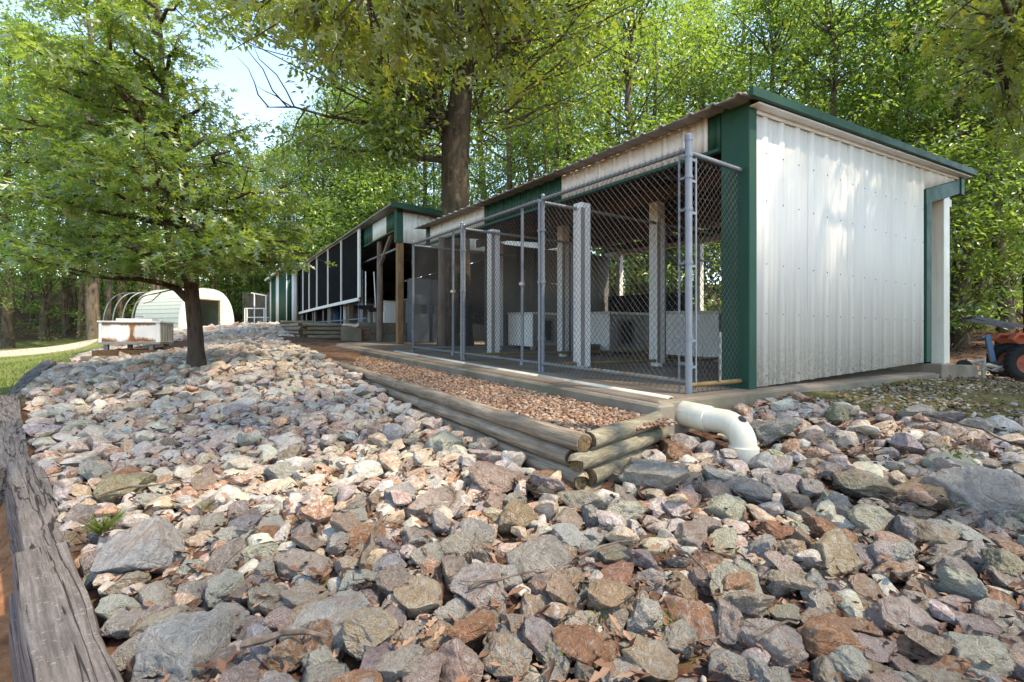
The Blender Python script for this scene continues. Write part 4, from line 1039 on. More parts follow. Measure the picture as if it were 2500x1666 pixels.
# ------------------------------------------------------------------ orange tractor and hitch at the right edge
def make_tractor():
    o = np.array(at(2516, 0, 8.6)); ang = R(-30)
    ux = np.array([CA, -SA]); ux = np.array([ux[0]*math.cos(ang)-ux[1]*math.sin(ang), ux[0]*math.sin(ang)+ux[1]*math.cos(ang)]); uy = np.array([-ux[1], ux[0]])
    zg = -0.80
    def P(a, b, z):
        if a < -.3: a = -.3 + (a + .3) * .55
        return (o[0] + ux[0]*a + uy[0]*b, o[1] + ux[1]*a + uy[1]*b, zg + z)
    t = thing('tractor', 'orange compact tractor with faded rims parked beyond the kennel', 'tractor', P(0.6, 0.5, 0))
    def wheel(a, b, r, w, par):
        wh = MB().tube([P(a, b - w*.5, r), P(a, b + w*.5, r)], r * .20, 12).build('wheel', MAT['steel'], par)
        prof = [(.56,-.42),(.80,-.50),(.95,-.42),(1.0,-.2),(1.0,.2),(.95,.42),(.80,.50),(.56,.42)]
        V = []; Fq = []; n = 36; m = len(prof)
        for k in range(n):
            an = 2*math.pi*k/n
            for (rr, ww) in prof: V.append(P(a + r*.97*rr*math.cos(an), b + ww*w, r + r*.97*rr*math.sin(an)))
        for k in range(n):
            k2 = (k+1) % n
            for j in range(m): j2 = (j+1) % m; Fq.append((k*m+j, k*m+j2, k2*m+j2, k2*m+j))
        ty = np_obj('tyre', V, Fq, MAT['rubber'], wh, smooth=True)
        lg = MB()
        for k in range(20):
            for sgn in (-1, 1):
                an = 2*math.pi*(k + (0.5 if sgn > 0 else 0))/20; an2 = an + 0.22
                q = lambda A, rr, ww: P(a + rr*math.cos(A), b + ww, r + rr*math.sin(A))
                lg.hexa([q(an, r*.93, sgn*w*.47), q(an+.09, r*.93, sgn*w*.47), q(an2+.09, r*.94, 0), q(an2, r*.94, 0), q(an, r*1.0, sgn*w*.47), q(an+.07, r*1.0, sgn*w*.47), q(an2+.07, r*1.02, 0), q(an2, r*1.02, 0)])
        tag(lg.build('tread_lugs', MAT['rubber'], wh), kind='stuff')
        V = []; Fq = []
        rp = [(.60,-.40),(.54,-.40),(.50,-.22),(.30,-.12),(.14,-.16),(.0,-.16)]; m = len(rp)
        for k in range(n):
            an = 2*math.pi*k/n
            for (rr, ww) in rp: V.append(P(a + r*rr*math.cos(an), b + ww*w, r + r*rr*math.sin(an)))
        for k in range(n):
            k2 = (k+1) % n
            for j in range(m-1): Fq.append((k*m+j, k*m+j+1, k2*m+j+1, k2*m+j))
        rm = np_obj('rim', V, Fq, MAT['rim'], wh, smooth=True)
        bl = MB()
        for k in range(6):
            an = 2*math.pi*k/6; c = P(a + r*.36*math.cos(an), b - .17*w, r + r*.36*math.sin(an)); d = P(a + r*.36*math.cos(an), b - .11*w, r + r*.36*math.sin(an)); bl.tube([c, d], r*.045, 8)
        bl.build('wheel_nuts', MAT['steel'], rm)
    wheel(-0.015, 0.0, 0.345, 0.24, t); wheel(-0.015, 0.95, 0.345, 0.24, t); wheel(1.30, 0.1, 0.24, 0.15, t); wheel(1.30, 0.85, 0.24, 0.15, t)
    def bx(a0, a1, b0, b1, z0, z1, name, mat, bev=0.0):
        return MB().hexa([P(a0,b0,z0),P(a1,b0,z0),P(a1,b1,z0),P(a0,b1,z0),P(a0,b0,z1),P(a1,b0,z1),P(a1,b1,z1),P(a0,b1,z1)]).build(name, MAT[mat], t, bevel=bev)
    for b0 in (-.12, .80):
        fd = MB(); out = [(-.26,.77),(-.20,.875),(.10,.885),(.42,.80),(.42,.76),(.10,.84),(-.17,.835),(-.235,.76)]
        fd.prism([P(a, b0, z) for a, z in out], tuple(np.array(P(0, b0 + .27, 0)) - np.array(P(0, b0, 0)))); f = fd.build('fender', MAT['orange'], t)
        sp = MB(); out2 = [(-.235,.76),(-.17,.835),(.10,.84),(.35,.77),(.30,.66),(-.10,.68)]
        sp.prism([P(a, b0 + .2, z) for a, z in out2], tuple(np.array(P(0, b0 + .22, 0)) - np.array(P(0, b0 + .2, 0)))); sp.build('fender_skirt', MAT['orange'], f)
    MB().hexa([P(-.035,-.128,.845),P(.25,-.128,.84),P(.25,-.121,.84),P(-.035,-.121,.845),P(-.035,-.128,.872),P(.25,-.128,.867),P(.25,-.121,.867),P(-.035,-.121,.872)]).build('white_decal', MAT['white_metal'], t)
    bx(-.05, .95, .33, .62, .28, .60, 'transmission', 'steel'); bx(.75, 1.75, .26, .70, .55, 1.02, 'hood', 'orange', .03); bx(1.76, 1.80, .28, .68, .45, 1.0, 'grille', 'steel')
    bx(.30, .68, .27, .68, .80, .88, 'seat', 'black', .02); bx(.24, .30, .27, .68, .88, 1.15, 'seat_back', 'black', .02)
    MB().tube([P(.72,.48,1.0),P(.55,.48,1.22)],.02,8).build('steering_column', MAT['steel'], t)
    ring = [P(.53+.03*math.cos(2*math.pi*k/20), .48+.19*math.sin(2*math.pi*k/20), 1.23+.15*math.cos(2*math.pi*k/20)*.6) for k in range(21)]
    MB().tube(ring, .013, 6, caps=False).build('steering_wheel', MAT['black'], t)
    # folded roll bar lying back over the hitch, yellow lamp, blue lift arm
    MB().bar(P(-1.02, .10, 1.165), P(.02, .10, .97), .06, .05).build('roll_bar', MAT['steel'], t)
    MB().bar(P(-1.02, .85, 1.165), P(.02, .85, .97), .06, .05).build('roll_bar', MAT['steel'], t)
    MB().bar(P(-1.02, .11, 1.165), P(-1.02, .84, 1.165), .06, .05).build('roll_bar', MAT['steel'], t)
    lp = MB().tube([P(-.04,-.02,.885),P(-.04,-.02,.98)],.035,10).build('lamp', MAT['yellow'], t)
    MB().bar(P(-.66,.25,.83),P(-.52,.25,.36),.10,.07).build('lift_arm', MAT['blue'], t); MB().bar(P(-.80,.25,.80),P(-.62,.25,.83),.06,.03).build('lift_pin', MAT['blue'], t)
    MB().bar(P(-.55,.28,.33),P(-.1,.3,.34),.08,.06).build('drawbar', MAT['steel'], t)
    h = thing('trailer_hitch', 'pale steel hitch frame on a jack stand behind the tractor', 'hitch', P(-.9, .2, 0))
    def tb(name, pts, r, mat='palesteel'): return MB().tube([P(*p) for p in pts], r, 8).build(name, MAT[mat], h)
    tb('jack', [(-.80,.15,-.02),(-.79,.15,.42)], .032); tb('brace', [(-1.14,.15,.27),(-.90,.15,.02)], .022)
    tb('tongue', [(-1.22,.15,.36),(-.95,.16,.33),(-.70,.16,.28)], .035); tb('tongue', [(-.70,.18,.30),(-.30,.2,.22)], .04); tb('cross_bar', [(-1.15,.1,.33),(-.82,.1,.39)], .025); tb('safety_chain', [(-1.05,.12,.29),(-.98,.12,.22),(-.88,.12,.20),(-.75,.12,.24),(-.6,.12,.20),(-.45,.12,.19)], .014)
    tb('cross_bar', [(-.62,.1,.2),(-.35,.12,.27)], .022)
    wh = MB().tube([P(-1.30,.05,.28),P(-1.30,.17,.28)],.105,18).build('jockey_wheel', MAT['rubber'], h, smooth=True)
make_tractor()
# ------------------------------------------------------------------ rocks
def ico(sub):
    bm = bmesh.new(); bmesh.ops.create_icosphere(bm, subdivisions=sub, radius=1.0)
    V = np.array([v.co[:] for v in bm.verts]); Fq = np.array([[v.index for v in f.verts] for f in bm.faces]); bm.free(); return V, Fq
ICO = {k: ico(k) for k in (1, 2, 3, 5)}
def rock_shape(seed, sub, fine=True):
    rs = np.random.RandomState(seed); V, Fq = ICO[sub]; V = V.copy()
    sc = np.array([1.0, rs.uniform(.58, .95), rs.uniform(.40, .72)])
    V = V * sc
    npl = rs.randint(11, 18)
    for k in range(npl):
        n = rs.normal(size=3); n /= np.linalg.norm(n)
        ext = np.sqrt(((n * sc) ** 2).sum()); d = ext * rs.uniform(.44, .82)
        s = V @ n - d; m = s > 0
        V[m] -= np.outer(s[m] * rs.uniform(.95, 1.0), n)
    if fine:
        off = rs.uniform(-50, 50, 3); out = []
        for p in V:
            q = Vector(p + off)
            a = mnoise.fractal(q * 1.7, 0.9, 2.1, 3) * 0.055
            b = mnoise.ridged_multi_fractal(q * 3.4, 0.9, 2.2, 4, 0.9, 1.8) * 0.046 - 0.045
            c = (mnoise.noise(q * 9) * 0.020 + mnoise.noise(q * 21) * 0.009) if sub >= 5 else 0
            out.append(a + b + c)
        nn = V / (np.linalg.norm(V, axis=1, keepdims=True) + 1e-9)
        V = V + nn * np.array(out)[:, None]
    V[:, :2] /= np.abs(V[:, :2]).max()
    V[:, 2] /= np.abs(V[:, :2]).max()
    return V
STONE_COLS = [('pale grey', (.45,.425,.385)), ('grey', (.36,.33,.30)), ('mauve-grey', (.37,.305,.28)), ('purplish', (.34,.285,.28)), ('rust-brown', (.38,.215,.135)), ('tan', (.41,.315,.225)), ('pinkish', (.42,.325,.27)), ('cream', (.48,.435,.35)), ('greenish', (.32,.31,.21)), ('blue-grey', (.34,.34,.355))]
COLW = np.array([.20,.10,.12,.05,.10,.19,.15,.10,.01,.015]); COLW = COLW / COLW.sum()

def in_rock_zone(x, y):
    cz = x * SA + y * CA; cx = x * CA - y * SA
    if cz < 0.55 or abs(cx) > 1.28 * cz + 0.45: return False
    if x < tie_x(y) + 0.05: return False
    if y > 1.86:
        if y < 12.9: lim = 1.58
        elif y < 16.0: lim = 2.02
        else: lim = 2.7
        if x > lim and not (x > 2.35 and y < 2.14 and x < 4.0): return False
        if y > 24.5: return False
        if y > 17 and x < tie_x(y) + 1.2: return False
    else:
        if x > 4.15 + 0.35 * math.sin(y * 2.2) + max(0, (0.7 - y)) * 1.6: return False
    if abs(x - 2.83) < 0.13 and 1.62 < y < 2.3: return False         # the elbow
    if (x - .02) ** 2 + (y - 7.7) ** 2 < 0.16 ** 2: return False      # young oak trunk
    ac = at(330, 836, 10.1)
    if abs(x - ac[0]) < 1.2 and -1.2 < y - ac[1] < 1.2: return False
    return True

def make_rocks():
    rr = random.Random(21); rs = np.random.RandomState(8)
    grid = {}; G = 0.2; placed = []
    def ok(x, y, r):
        gi, gj = int(math.floor(x / G)), int(math.floor(y / G))
        for i in range(gi - 2, gi + 3):
            for j in range(gj - 2, gj + 3):
                for k in grid.get((i, j), ()):
                    q = placed[k]
                    if (q[0]-x)**2 + (q[1]-y)**2 < (0.615 * (q[2] + r)) ** 2: return False
        return True
    def put(x, y, r, lay=0, forced=None):
        placed.append((x, y, r, lay, forced)); grid.setdefault((int(math.floor(x/G)), int(math.floor(y/G))), []).append(len(placed) - 1)
    # the rocks one can name in the photograph: (px, py on its foot, width in px, colour)
    hero = [(800,1560,215,'pale grey'),(330,1400,215,'blue-grey'),(1215,1195,120,'pinkish'),(1480,1160,120,'tan'),(1600,1190,190,'pale grey'),(1660,1090,135,'rust-brown'),(1090,1105,120,'cream'),
            (420,1650,230,'blue-grey'),(1420,1600,150,'rust-brown'),(2030,1610,215,'rust-brown'),(1720,1560,180,'rust-brown'),(1830,1500,200,'pale grey'),(2110,1210,140,'greenish'),(2420,1260,190,'pale grey'),(2300,1150,150,'tan'),
            (1010,1490,150,'tan'),(1180,1470,170,'mauve-grey'),(1120,1350,105,'cream'),(940,1395,100,'blue-grey'),(1760,1260,110,'cream'),(1890,1310,110,'rust-brown'),(1830,1220,110,'grey'),(1520,1260,110,'cream'),
            (2240,1600,120,'rust-brown'),(2430,1640,200,'pale grey'),(1900,1090,110,'rust-brown'),(2060,1075,150,'grey'),(1890,1000,120,'grey'),(560,1085,75,'cream'),(270,1230,130,'greenish')]
    cols = dict(STONE_COLS)
    for px, py, w, c in hero:
        r_ = ray(px, py); t = 1.5
        for _ in range(30):
            x, y = r_[0]*t, r_[1]*t; hz = float(H(x, y)) + 0.02; t = hz / r_[2]
        rad = w * t / F_PX / 2
        put(r_[0]*t + SA*rad*.4, r_[1]*t + CA*rad*.4, rad, 0, c)
    for (lo, hi, tries) in ((.09, .125, 800), (.066, .09, 24000), (.050, .066, 36000), (.036, .050, 22000)):
        for _ in range(tries):
            # sample depth-wise so that the near slope fills up as densely as the far one
            if rr.random() < 0.5: x, y = rr.uniform(-2.2, 5.2), rr.uniform(-1.2, 6)
            else: x, y = rr.uniform(-3.2, 2.8), rr.uniform(5, 24.5)
            if hi < .04 and x * SA + y * CA > 5: continue
            if not in_rock_zone(x, y): continue
            r_ = rr.uniform(lo, hi)
            if y > 14: r_ *= 1.25
            if ok(x, y, r_ * .92): put(x, y, r_)
    # a loose second layer resting in the gaps
    for _ in range(900):
        x, y = rr.uniform(-2.0, 4.5), rr.uniform(-.5, 9)
        if in_rock_zone(x, y): put(x, y, rr.uniform(.04, .085), 1)
    P = np.array([(p[0], p[1], p[2], p[3]) for p in placed]); n = len(P)
    Z = H(P[:, 0], P[:, 1]) + np.where(P[:, 3] > 0, P[:, 2] * 0.5 + 0.035, P[:, 2] * rs.uniform(.12, .38, n))
    px, py, cz = proj(P[:, 0], P[:, 1], Z)
    size = P[:, 2] / cz * F_PX * ((px > -60) & (px < 2560) & (py < 1740))
    order = np.argsort(-size); pick = set(order[:300].tolist())
    NV = 20
    big = []
    for k in range(NV):
        V = rock_shape(100 + k, 5); me = np_obj('rock', V, ICO[5][1], MAT['stone_obj'], smooth=True, link=False); big.append(me)
    small = {2: [rock_shape(300 + k, 2) for k in range(24)], 1: [rock_shape(300 + k, 1, False) for k in range(24)], 3: [rock_shape(400 + k, 3) for k in range(24)]}
    SV, SF, SC = [], [], []; base = 0
    cnames = [c[0] for c in STONE_COLS]; cvals = np.array([c[1] for c in STONE_COLS])
    for i in range(n):
        x, y, r_, lay = P[i]; forced = placed[i][4]
        ci = cnames.index(forced) if forced else rs.choice(len(cnames), p=COLW)
        if not forced and x > 2.2 and y < 2.2 and rs.rand() < .22: ci = rs.choice([4, 8, 5, 7])
        col = np.clip(cvals[ci] * rs.uniform(1.0, 1.35) * np.array([1.04, 1.0, .95]) * (1 + rs.uniform(-.05, .05, 3)), .02, .6)
        e = Euler((rs.normal(0, .30), rs.normal(0, .30), rs.uniform(0, 6.28)))
        if forced: e = Euler((rs.normal(0, .15), rs.normal(0, .15), rs.uniform(0, 6.28)))
        s = r_ * np.array([1.15, 1.15, rs.uniform(1.05, 1.45)])
        if i not in pick: col = col * .86
        if i in pick:
            col = np.minimum(col * 1.1, .62)
            o = bpy.data.objects.new('rock', big[rs.randint(NV)]); COL.objects.link(o)
            o.location = (x, y, Z[i]); o.rotation_euler = e; o.scale = s; o.color = (*col, 1)
            d_log = y > 1.5 and x > 1.0 and x < 2.4
            if x > 2.35 and y > 1.1: zone = 'beside the white drain elbow'
            elif x > 3.3: zone = 'at the edge of the mossy gravel'
            elif d_log: zone = 'at the foot of the log retaining wall'
            elif x < tie_x(y) + .45: zone = 'lying against the timber border'
            elif y < 1.75 and x > 1.2: zone = 'in the rock bed in front of the drain elbow'
            elif y < 2.4: zone = 'low on the open rock slope'
            else: zone = 'higher up the rock slope towards the young oak'
            sz = 'large' if r_ > .10 else ('medium' if r_ > .075 else 'small')
            tag(o, f'{sz} {cnames[ci]} rough rock {zone}', 'rock', f'{cnames[ci]} rocks {zone}')
        else:
            sub = 3 if cz[i] < 3.2 else (2 if cz[i] < 8 else 1)
            if sub == 3 and r_ < .05: sub = 2
            V = small[sub][rs.randint(24)] * s; Rm = np.array(e.to_matrix()); V = V @ Rm.T + np.array([x, y, Z[i]])
            SV.append(V); SF.append(ICO[sub][1] + base); base += len(V); SC.append(np.repeat(np.append(col, 1)[None], len(V), 0))
    o = np_obj('small_rocks', np.vstack(SV), np.vstack(SF), MAT['stone_mesh'], smooth=True, attrs={'stone': ('POINT', 'FLOAT_COLOR', np.vstack(SC))})
    o.data.set_sharp_from_angle(angle=R(32))
    tag(o, 'mass of smaller broken rocks covering the slope', 'rocks', kind='stuff')
    print('rocks', n, 'joined tris', sum(len(f) for f in SF))
    return P, Z
ROCKP, ROCKZ = make_rocks()

# ------------------------------------------------------------------ pea gravel, moss pebbles, litter, twigs
def scatter_stones(name, label, pts, rad, colfn, seed, flatz=.6, sub=0):
    rs = np.random.RandomState(seed)
    g = (1 + 5 ** .5) / 2
    if sub == 0:
        T = np.array([(-1,g,0),(1,g,0),(-1,-g,0),(1,-g,0),(0,-1,g),(0,1,g),(0,-1,-g),(0,1,-g),(g,0,-1),(g,0,1),(-g,0,-1),(-g,0,1)]); T /= np.linalg.norm(T[0])
        TF = np.array([(0,11,5),(0,5,1),(0,1,7),(0,7,10),(0,10,11),(1,5,9),(5,11,4),(11,10,2),(10,7,6),(7,1,8),(3,9,4),(3,4,2),(3,2,6),(3,6,8),(3,8,9),(4,9,5),(2,4,11),(6,2,10),(8,6,7),(9,8,1)])
    else: T, TF = ICO[sub]
    n = len(pts); m = len(T)
    sc = rad[:, None] * np.stack([np.ones(n), rs.uniform(.6, 1, n), np.full(n, flatz) * rs.uniform(.7, 1.2, n)], 1)
    V = T[None] * sc[:, None, :] * (1 + rs.uniform(-.22, .22, (n, m, 1)))
    a = rs.uniform(0, 6.28, n); c, s = np.cos(a), np.sin(a)
    x = V[..., 0]*c[:, None] - V[..., 1]*s[:, None]; y = V[..., 0]*s[:, None] + V[..., 1]*c[:, None]
    ta = rs.normal(0, .35, n); z = V[..., 2] + x * np.sin(ta)[:, None]
    V = np.stack([x, y, z], -1) + pts[:, None, :]
    Fq = (TF[None] + (np.arange(n) * m)[:, None, None]).reshape(-1, 3)
    col = np.repeat(np.concatenate([colfn(rs, n), np.ones((n, 1))], 1), m, 0)
    o = np_obj(name, V.reshape(-1, 3), Fq, MAT['pebble'], smooth=True, attrs={'stone': ('POINT', 'FLOAT_COLOR', col)})
    return tag(o, label, 'gravel', kind='stuff')
def pick_cols(cols):
    cols = np.array(cols)
    return lambda rs, n: np.clip(cols[rs.randint(len(cols), size=n)] * rs.uniform(.75, 1.2, (n, 1)), .02, .6)
rs = np.random.RandomState(4)
n = 15000
gy = 2.06 + 10.8 * rs.beta(1.0, 2.0, n); gx = rs.uniform(1.74, 2.55, n)
gp = np.stack([gx, gy, S(gy) - .112 + rs.uniform(-.005, .018, n)], 1)
scatter_stones('pea_gravel', 'tan pea gravel filling the bed behind the round logs', gp, rs.uniform(.010, .021, n), pick_cols([(.21,.115,.07),(.26,.155,.095),(.17,.088,.053),(.28,.19,.135),(.12,.074,.05),(.24,.14,.088),(.31,.24,.18)]), 6)
n = 5200
mx = 3.75 + 5.0 * rs.beta(1.1, 1.7, n); my = rs.uniform(-1.0, 2.18, n)
mp = np.stack([mx, my, H(mx, my) + rs.uniform(-.006, .008, n)], 1)
scatter_stones('mossy_pebbles', 'scattered pebbles and stone chips on the mossy ground by the gable wall', mp, rs.uniform(.008, .034, n) * rs.uniform(.5, 1, n), pick_cols([(.20,.165,.10),(.27,.225,.15),(.15,.13,.06),(.33,.28,.20),(.24,.15,.09),(.28,.28,.25)]), 7, .5)
# chips among the rocks
n = 6000
cx_ = rs.uniform(-1.6, 4.4, n); cy_ = rs.uniform(-.6, 7, n); keep = np.array([in_rock_zone(a, b) for a, b in zip(cx_, cy_)]); cx_, cy_ = cx_[keep], cy_[keep]
scatter_stones('stone_chips', 'small stone chips between the rocks of the slope', np.stack([cx_, cy_, H(cx_, cy_) + .012], 1), rs.uniform(.007, .02, len(cx_)), pick_cols([(.25,.16,.11),(.33,.26,.20),(.18,.12,.09),(.38,.34,.29)]), 9)
# clay side stones
n = 260
kx = rs.uniform(-2.2, -.3, n); ky = rs.uniform(.5, 6, n); keep = kx < tie_x(ky) - .25; kx, ky = kx[keep], ky[keep]
scatter_stones('clay_stones', 'stones lying on the orange clay below the timber border', np.stack([kx, ky, H(kx, ky) + .01], 1), rs.uniform(.01, .05, len(kx)), pick_cols([(.36,.30,.24),(.30,.17,.10),(.40,.36,.30)]), 10, .6, 1)

LOBED = (np.array([(0,0),(.5,.055),(1.0,0),(.5,-.055), (.14,.02),(.30,.27),(.40,.05), (.14,-.02),(.30,-.27),(.40,-.05), (.42,.05),(.74,.33),(.66,.05), (.42,-.05),(.74,-.33),(.66,-.05), (.70,.04),(.98,.17),(.86,.02), (.70,-.04),(.98,-.17),(.86,-.02)]),
         np.array([(0,1,2),(0,2,3),(4,5,6),(7,9,8),(10,11,12),(13,15,14),(16,17,18),(19,21,20)]))
DRYLEAF = (np.array([(0,0),(.18,.07),(.40,.20),(.55,.10),(.72,.17),(1.0,0),(.75,-.13),(.58,-.19),(.45,-.09),(.20,-.12),(.5,0)]), np.array([(10,i,(i+1)%10) for i in range(10)]))
OVAL = (np.array([(0,0),(.42,.24),(1.0,0),(.42,-.24)]), np.array([(0,2,1),(0,3,2)]))
BLADE = (np.array([(0,.05),(0,-.05),(1,0)]), np.array([(0,1,2)]))
def leaf_mesh(P, D, N, L, shape, fold=.25, curl=.15):
    """arrays of leaves: position, axis, normal, length"""
    T, TF = shape; D = D / (np.linalg.norm(D, axis=1, keepdims=True) + 1e-9); Sd = np.cross(N, D); Sd /= (np.linalg.norm(Sd, axis=1, keepdims=True) + 1e-9); Nn = np.cross(D, Sd)
    u, v = T[:, 0], T[:, 1]; w = fold * np.abs(v) * 1.0 - curl * u * u
    V = P[:, None] + L[:, None, None] * (u[None, :, None]*D[:, None] + v[None, :, None]*Sd[:, None] + w[None, :, None]*Nn[:, None])
    n, m = len(P), len(T)
    Fq = (TF[None] + (np.arange(n)*m)[:, None, None]).reshape(-1, 3)
    return V.reshape(-1, 3), Fq
def rnd_dirs(rs, n, zs=1.0):
    d = rs.normal(size=(n, 3)); d[:, 2] *= zs; return d / np.linalg.norm(d, axis=1, keepdims=True)
def litter(name, label, x, y, z, L, seed, tilt=.6):
    rs = np.random.RandomState(seed); n = len(x)
    D = rnd_dirs(rs, n, .15); N = rnd_dirs(rs, n) * tilt + np.array([0, 0, 1.0])
    sh = DRYLEAF
    V, Fq = leaf_mesh(np.stack([x, y, z], 1), D, N, L, sh, .9, -.35)
    tint = np.repeat(rs.uniform(0, 1, n) ** 1.2, len(sh[1]))
    return tag(np_obj(name, V, Fq, MAT['dry'], attrs={'tint': ('FACE', 'FLOAT', tint)}), label, 'leaves', kind='stuff')
n = 17000
lx = rs.uniform(-1.7, 4.6, n); ly = -.8 + 8.5 * rs.beta(1, 1.6, n); keep = np.array([in_rock_zone(a, b) for a, b in zip(lx, ly)]); lx, ly = lx[keep], ly[keep]
litter('leaf_litter', 'dry brown oak leaves caught between the rocks', lx, ly, H(lx, ly) + rs.uniform(.005, .06, len(lx)), rs.uniform(.03, .07, len(lx)), 31)
n = 9000
ang = rs.uniform(0, 1, n)
fx = rs.uniform(9.5, 30, n); fy = rs.uniform(-4, 26, n); fz = H(fx, fy)
litter('forest_litter', 'fallen leaves carpeting the floor of the wood', fx, fy, fz + .02, rs.uniform(.07, .16, n), 32, .4)
n = 2500
mx = rs.uniform(3.8, 9, n); my = rs.uniform(-1, 2.2, n)
litter('path_litter', 'dry leaf scraps strewn over the mossy ground by the gable', mx, my, H(mx, my) + .008, rs.uniform(.02, .055, n), 33, .35)

def twig_obj(label, pts, r, cat='twig', group=None):
    k = len(pts); o = MB().tube(pts, [r * (1 - .6 * i / (k - 1)) for i in range(k)], 6).build('fallen_twig', MAT['twig'], None, smooth=True)
    return tag(o, label, cat, group)
rt = random.Random(17)
def ground_hit(px, py, lift=0.05):
    r_ = ray(px, py); t = 1.5
    for _ in range(40): t = (float(H(r_[0]*t, r_[1]*t)) + lift) / r_[2]
    return np.array([r_[0]*t, r_[1]*t, r_[2]*t])
TW = [((885,1390),(935,1255),'dark broken stick standing among the rocks of the open slope',.014),((600,1575),(800,1555),'lichen-pale stick lying below the largest pale boulder',.012),((1420,1365),(1560,1320),'thin crooked twig above the rust-brown rocks',.006),
      ((1640,1330),(1760,1440),'thin pale twig across the rocks before the drain elbow',.006),((2250,1010),(2480,1090),'long dark twig on the mossy ground by the gable wall',.009),((1850,1560),(1960,1520),'short twig between rust-coloured rocks near the bottom of the bed',.006),
      ((240,1210),(470,1180),'thin stick below the mossy boulder near the timber border',.007),((2090,985),(2230,960),'curved twig at the edge of the mossy pebbles',.006),((1150,1440),(1330,1400),'bent twig across the grey rocks in the middle of the slope',.006)]
for a, b, lab, r_ in TW:
    p, q = ground_hit(*a, .09), ground_hit(*b, .10); pts = []
    for k in range(7):
        u = k / 6; w = p * (1 - u) + q * u; w = w + np.array([rt.uniform(-.012, .012), rt.uniform(-.012, .012), .02 * math.sin(u * 3.1) + rt.uniform(-.006, .008)]); pts.append(tuple(w))
    twig_obj(lab, pts, r_, 'twig', 'fallen twigs on the rocks')
# loose little twigs nobody would count
tv = MB()
for k in range(420):
    x, y = rt.uniform(-1.3, 4.6), rt.uniform(-.5, 5)
    if not in_rock_zone(x, y): continue
    z = float(H(x, y)) + rt.uniform(.02, .10); a = rt.uniform(0, 6.28); L = rt.uniform(.05, .18)
    tv.tube([(x, y, z), (x + L*.5*math.cos(a), y + L*.5*math.sin(a), z + rt.uniform(-.01, .03)), (x + L*math.cos(a + .3), y + L*math.sin(a + .3), z + rt.uniform(-.02, .03))], [.003, .0025, .0015], 4, caps=False)
tag(tv.build('twig_debris', MAT['twig']), 'fine twig debris scattered between the rocks', 'twigs', kind='stuff')
# green sprigs and grass tufts
def sprig(px, py, label, n, L, seed, shape=OVAL, up=.8, name='seedling'):
    p = ground_hit(px, py, .05); rs = np.random.RandomState(seed)
    P = p + rs.normal(0, .012 if shape is BLADE else .022, (n, 3)) * np.array([1, 1, .6]); D = rnd_dirs(rs, n, .4) + np.array([0, 0, up]); N = rnd_dirs(rs, n) + np.array([0, 0, .6])
    V, Fq = leaf_mesh(P, D, N, L * rs.uniform(.6, 1.1, n), shape)
    tag(np_obj(name, V, Fq, MAT['grass'], attrs={'tint': ('FACE', 'FLOAT', np.repeat(rs.uniform(.3, 1, n), len(shape[1])))}), label, 'plant')
sprig(255, 1300, 'tuft of green grass beside the long blue-grey slab rock', 60, .13, 1, BLADE, 1.2, 'grass_tuft')
sprig(505, 1245, 'small green tuft growing next to a rust-stained rock', 30, .06, 2, BLADE, 1.2, 'grass_tuft')
sprig(1455, 1500, 'yellow-green seedling between the grey rocks in the middle of the bed', 22, .022, 3)
sprig(1620, 1520, 'bright green seedling sprouting on the rust-brown rock', 26, .024, 4)
sprig(1345, 1600, 'tiny yellow-green seedling low between two pale rocks', 14, .020, 5)
sprig(2345, 1115, 'small green plant on the mossy edge by the gable wall', 20, .03, 6)
sprig(1105, 925, 'little green weed growing in the pea gravel', 14, .03, 7)
# ------------------------------------------------------------------ trees
def skin_tubes(paths, n=8):
    mb = MB()
    for pts, rad in paths: mb.tube(pts, rad, n if rad[0] > .03 else (6 if rad[0] > .01 else 4), caps=False)
    return mb
def wander(rng, a, b, k, amp):
    a, b = Vector(a), Vector(b); L = (b - a).length; out = [a]
    for i in range(1, k):
        p = a.lerp(b, i / k); out.append(p + Vector((rng.uniform(-1,1), rng.uniform(-1,1), rng.uniform(-.6,.6))) * amp * L)
    return out + [b]
def sky_gap(p, extra=0):
    px, py, cz = proj(p[..., 0], p[..., 1], p[..., 2])
    g = (((px - 635) / (68 + extra)) ** 2 + ((py - 160) / (50 + extra)) ** 2 < 1) | (((px - 870) / 42) ** 2 + ((py - 235) / 30) ** 2 < 1) | (((px - 1045) / 20) ** 2 + ((py - 300) / 45) ** 2 < 1)
    return g & (cz > 0.5)

def clump_leaves(rs, C, rad, per, Llo, Lhi, flat=.5, droop=.25, up=1.1):
    n = len(C) * per
    ctr = np.repeat(C, per, 0); rr = np.repeat(rad, per)
    off = rnd_dirs(rs, n) * (rs.uniform(0, 1, n) ** .45)[:, None] * rr[:, None]; off[:, 2] *= flat
    P = ctr + off
    D = off * np.array([1, 1, .4]) / (rr[:, None] + 1e-6) + rs.normal(0, .5, (n, 3)) * np.array([1, 1, .5]) - np.array([0, 0, droop])
    N = rs.normal(0, .55, (n, 3)) + np.array([0, 0, up])
    return P, D, N, rs.uniform(Llo, Lhi, n)

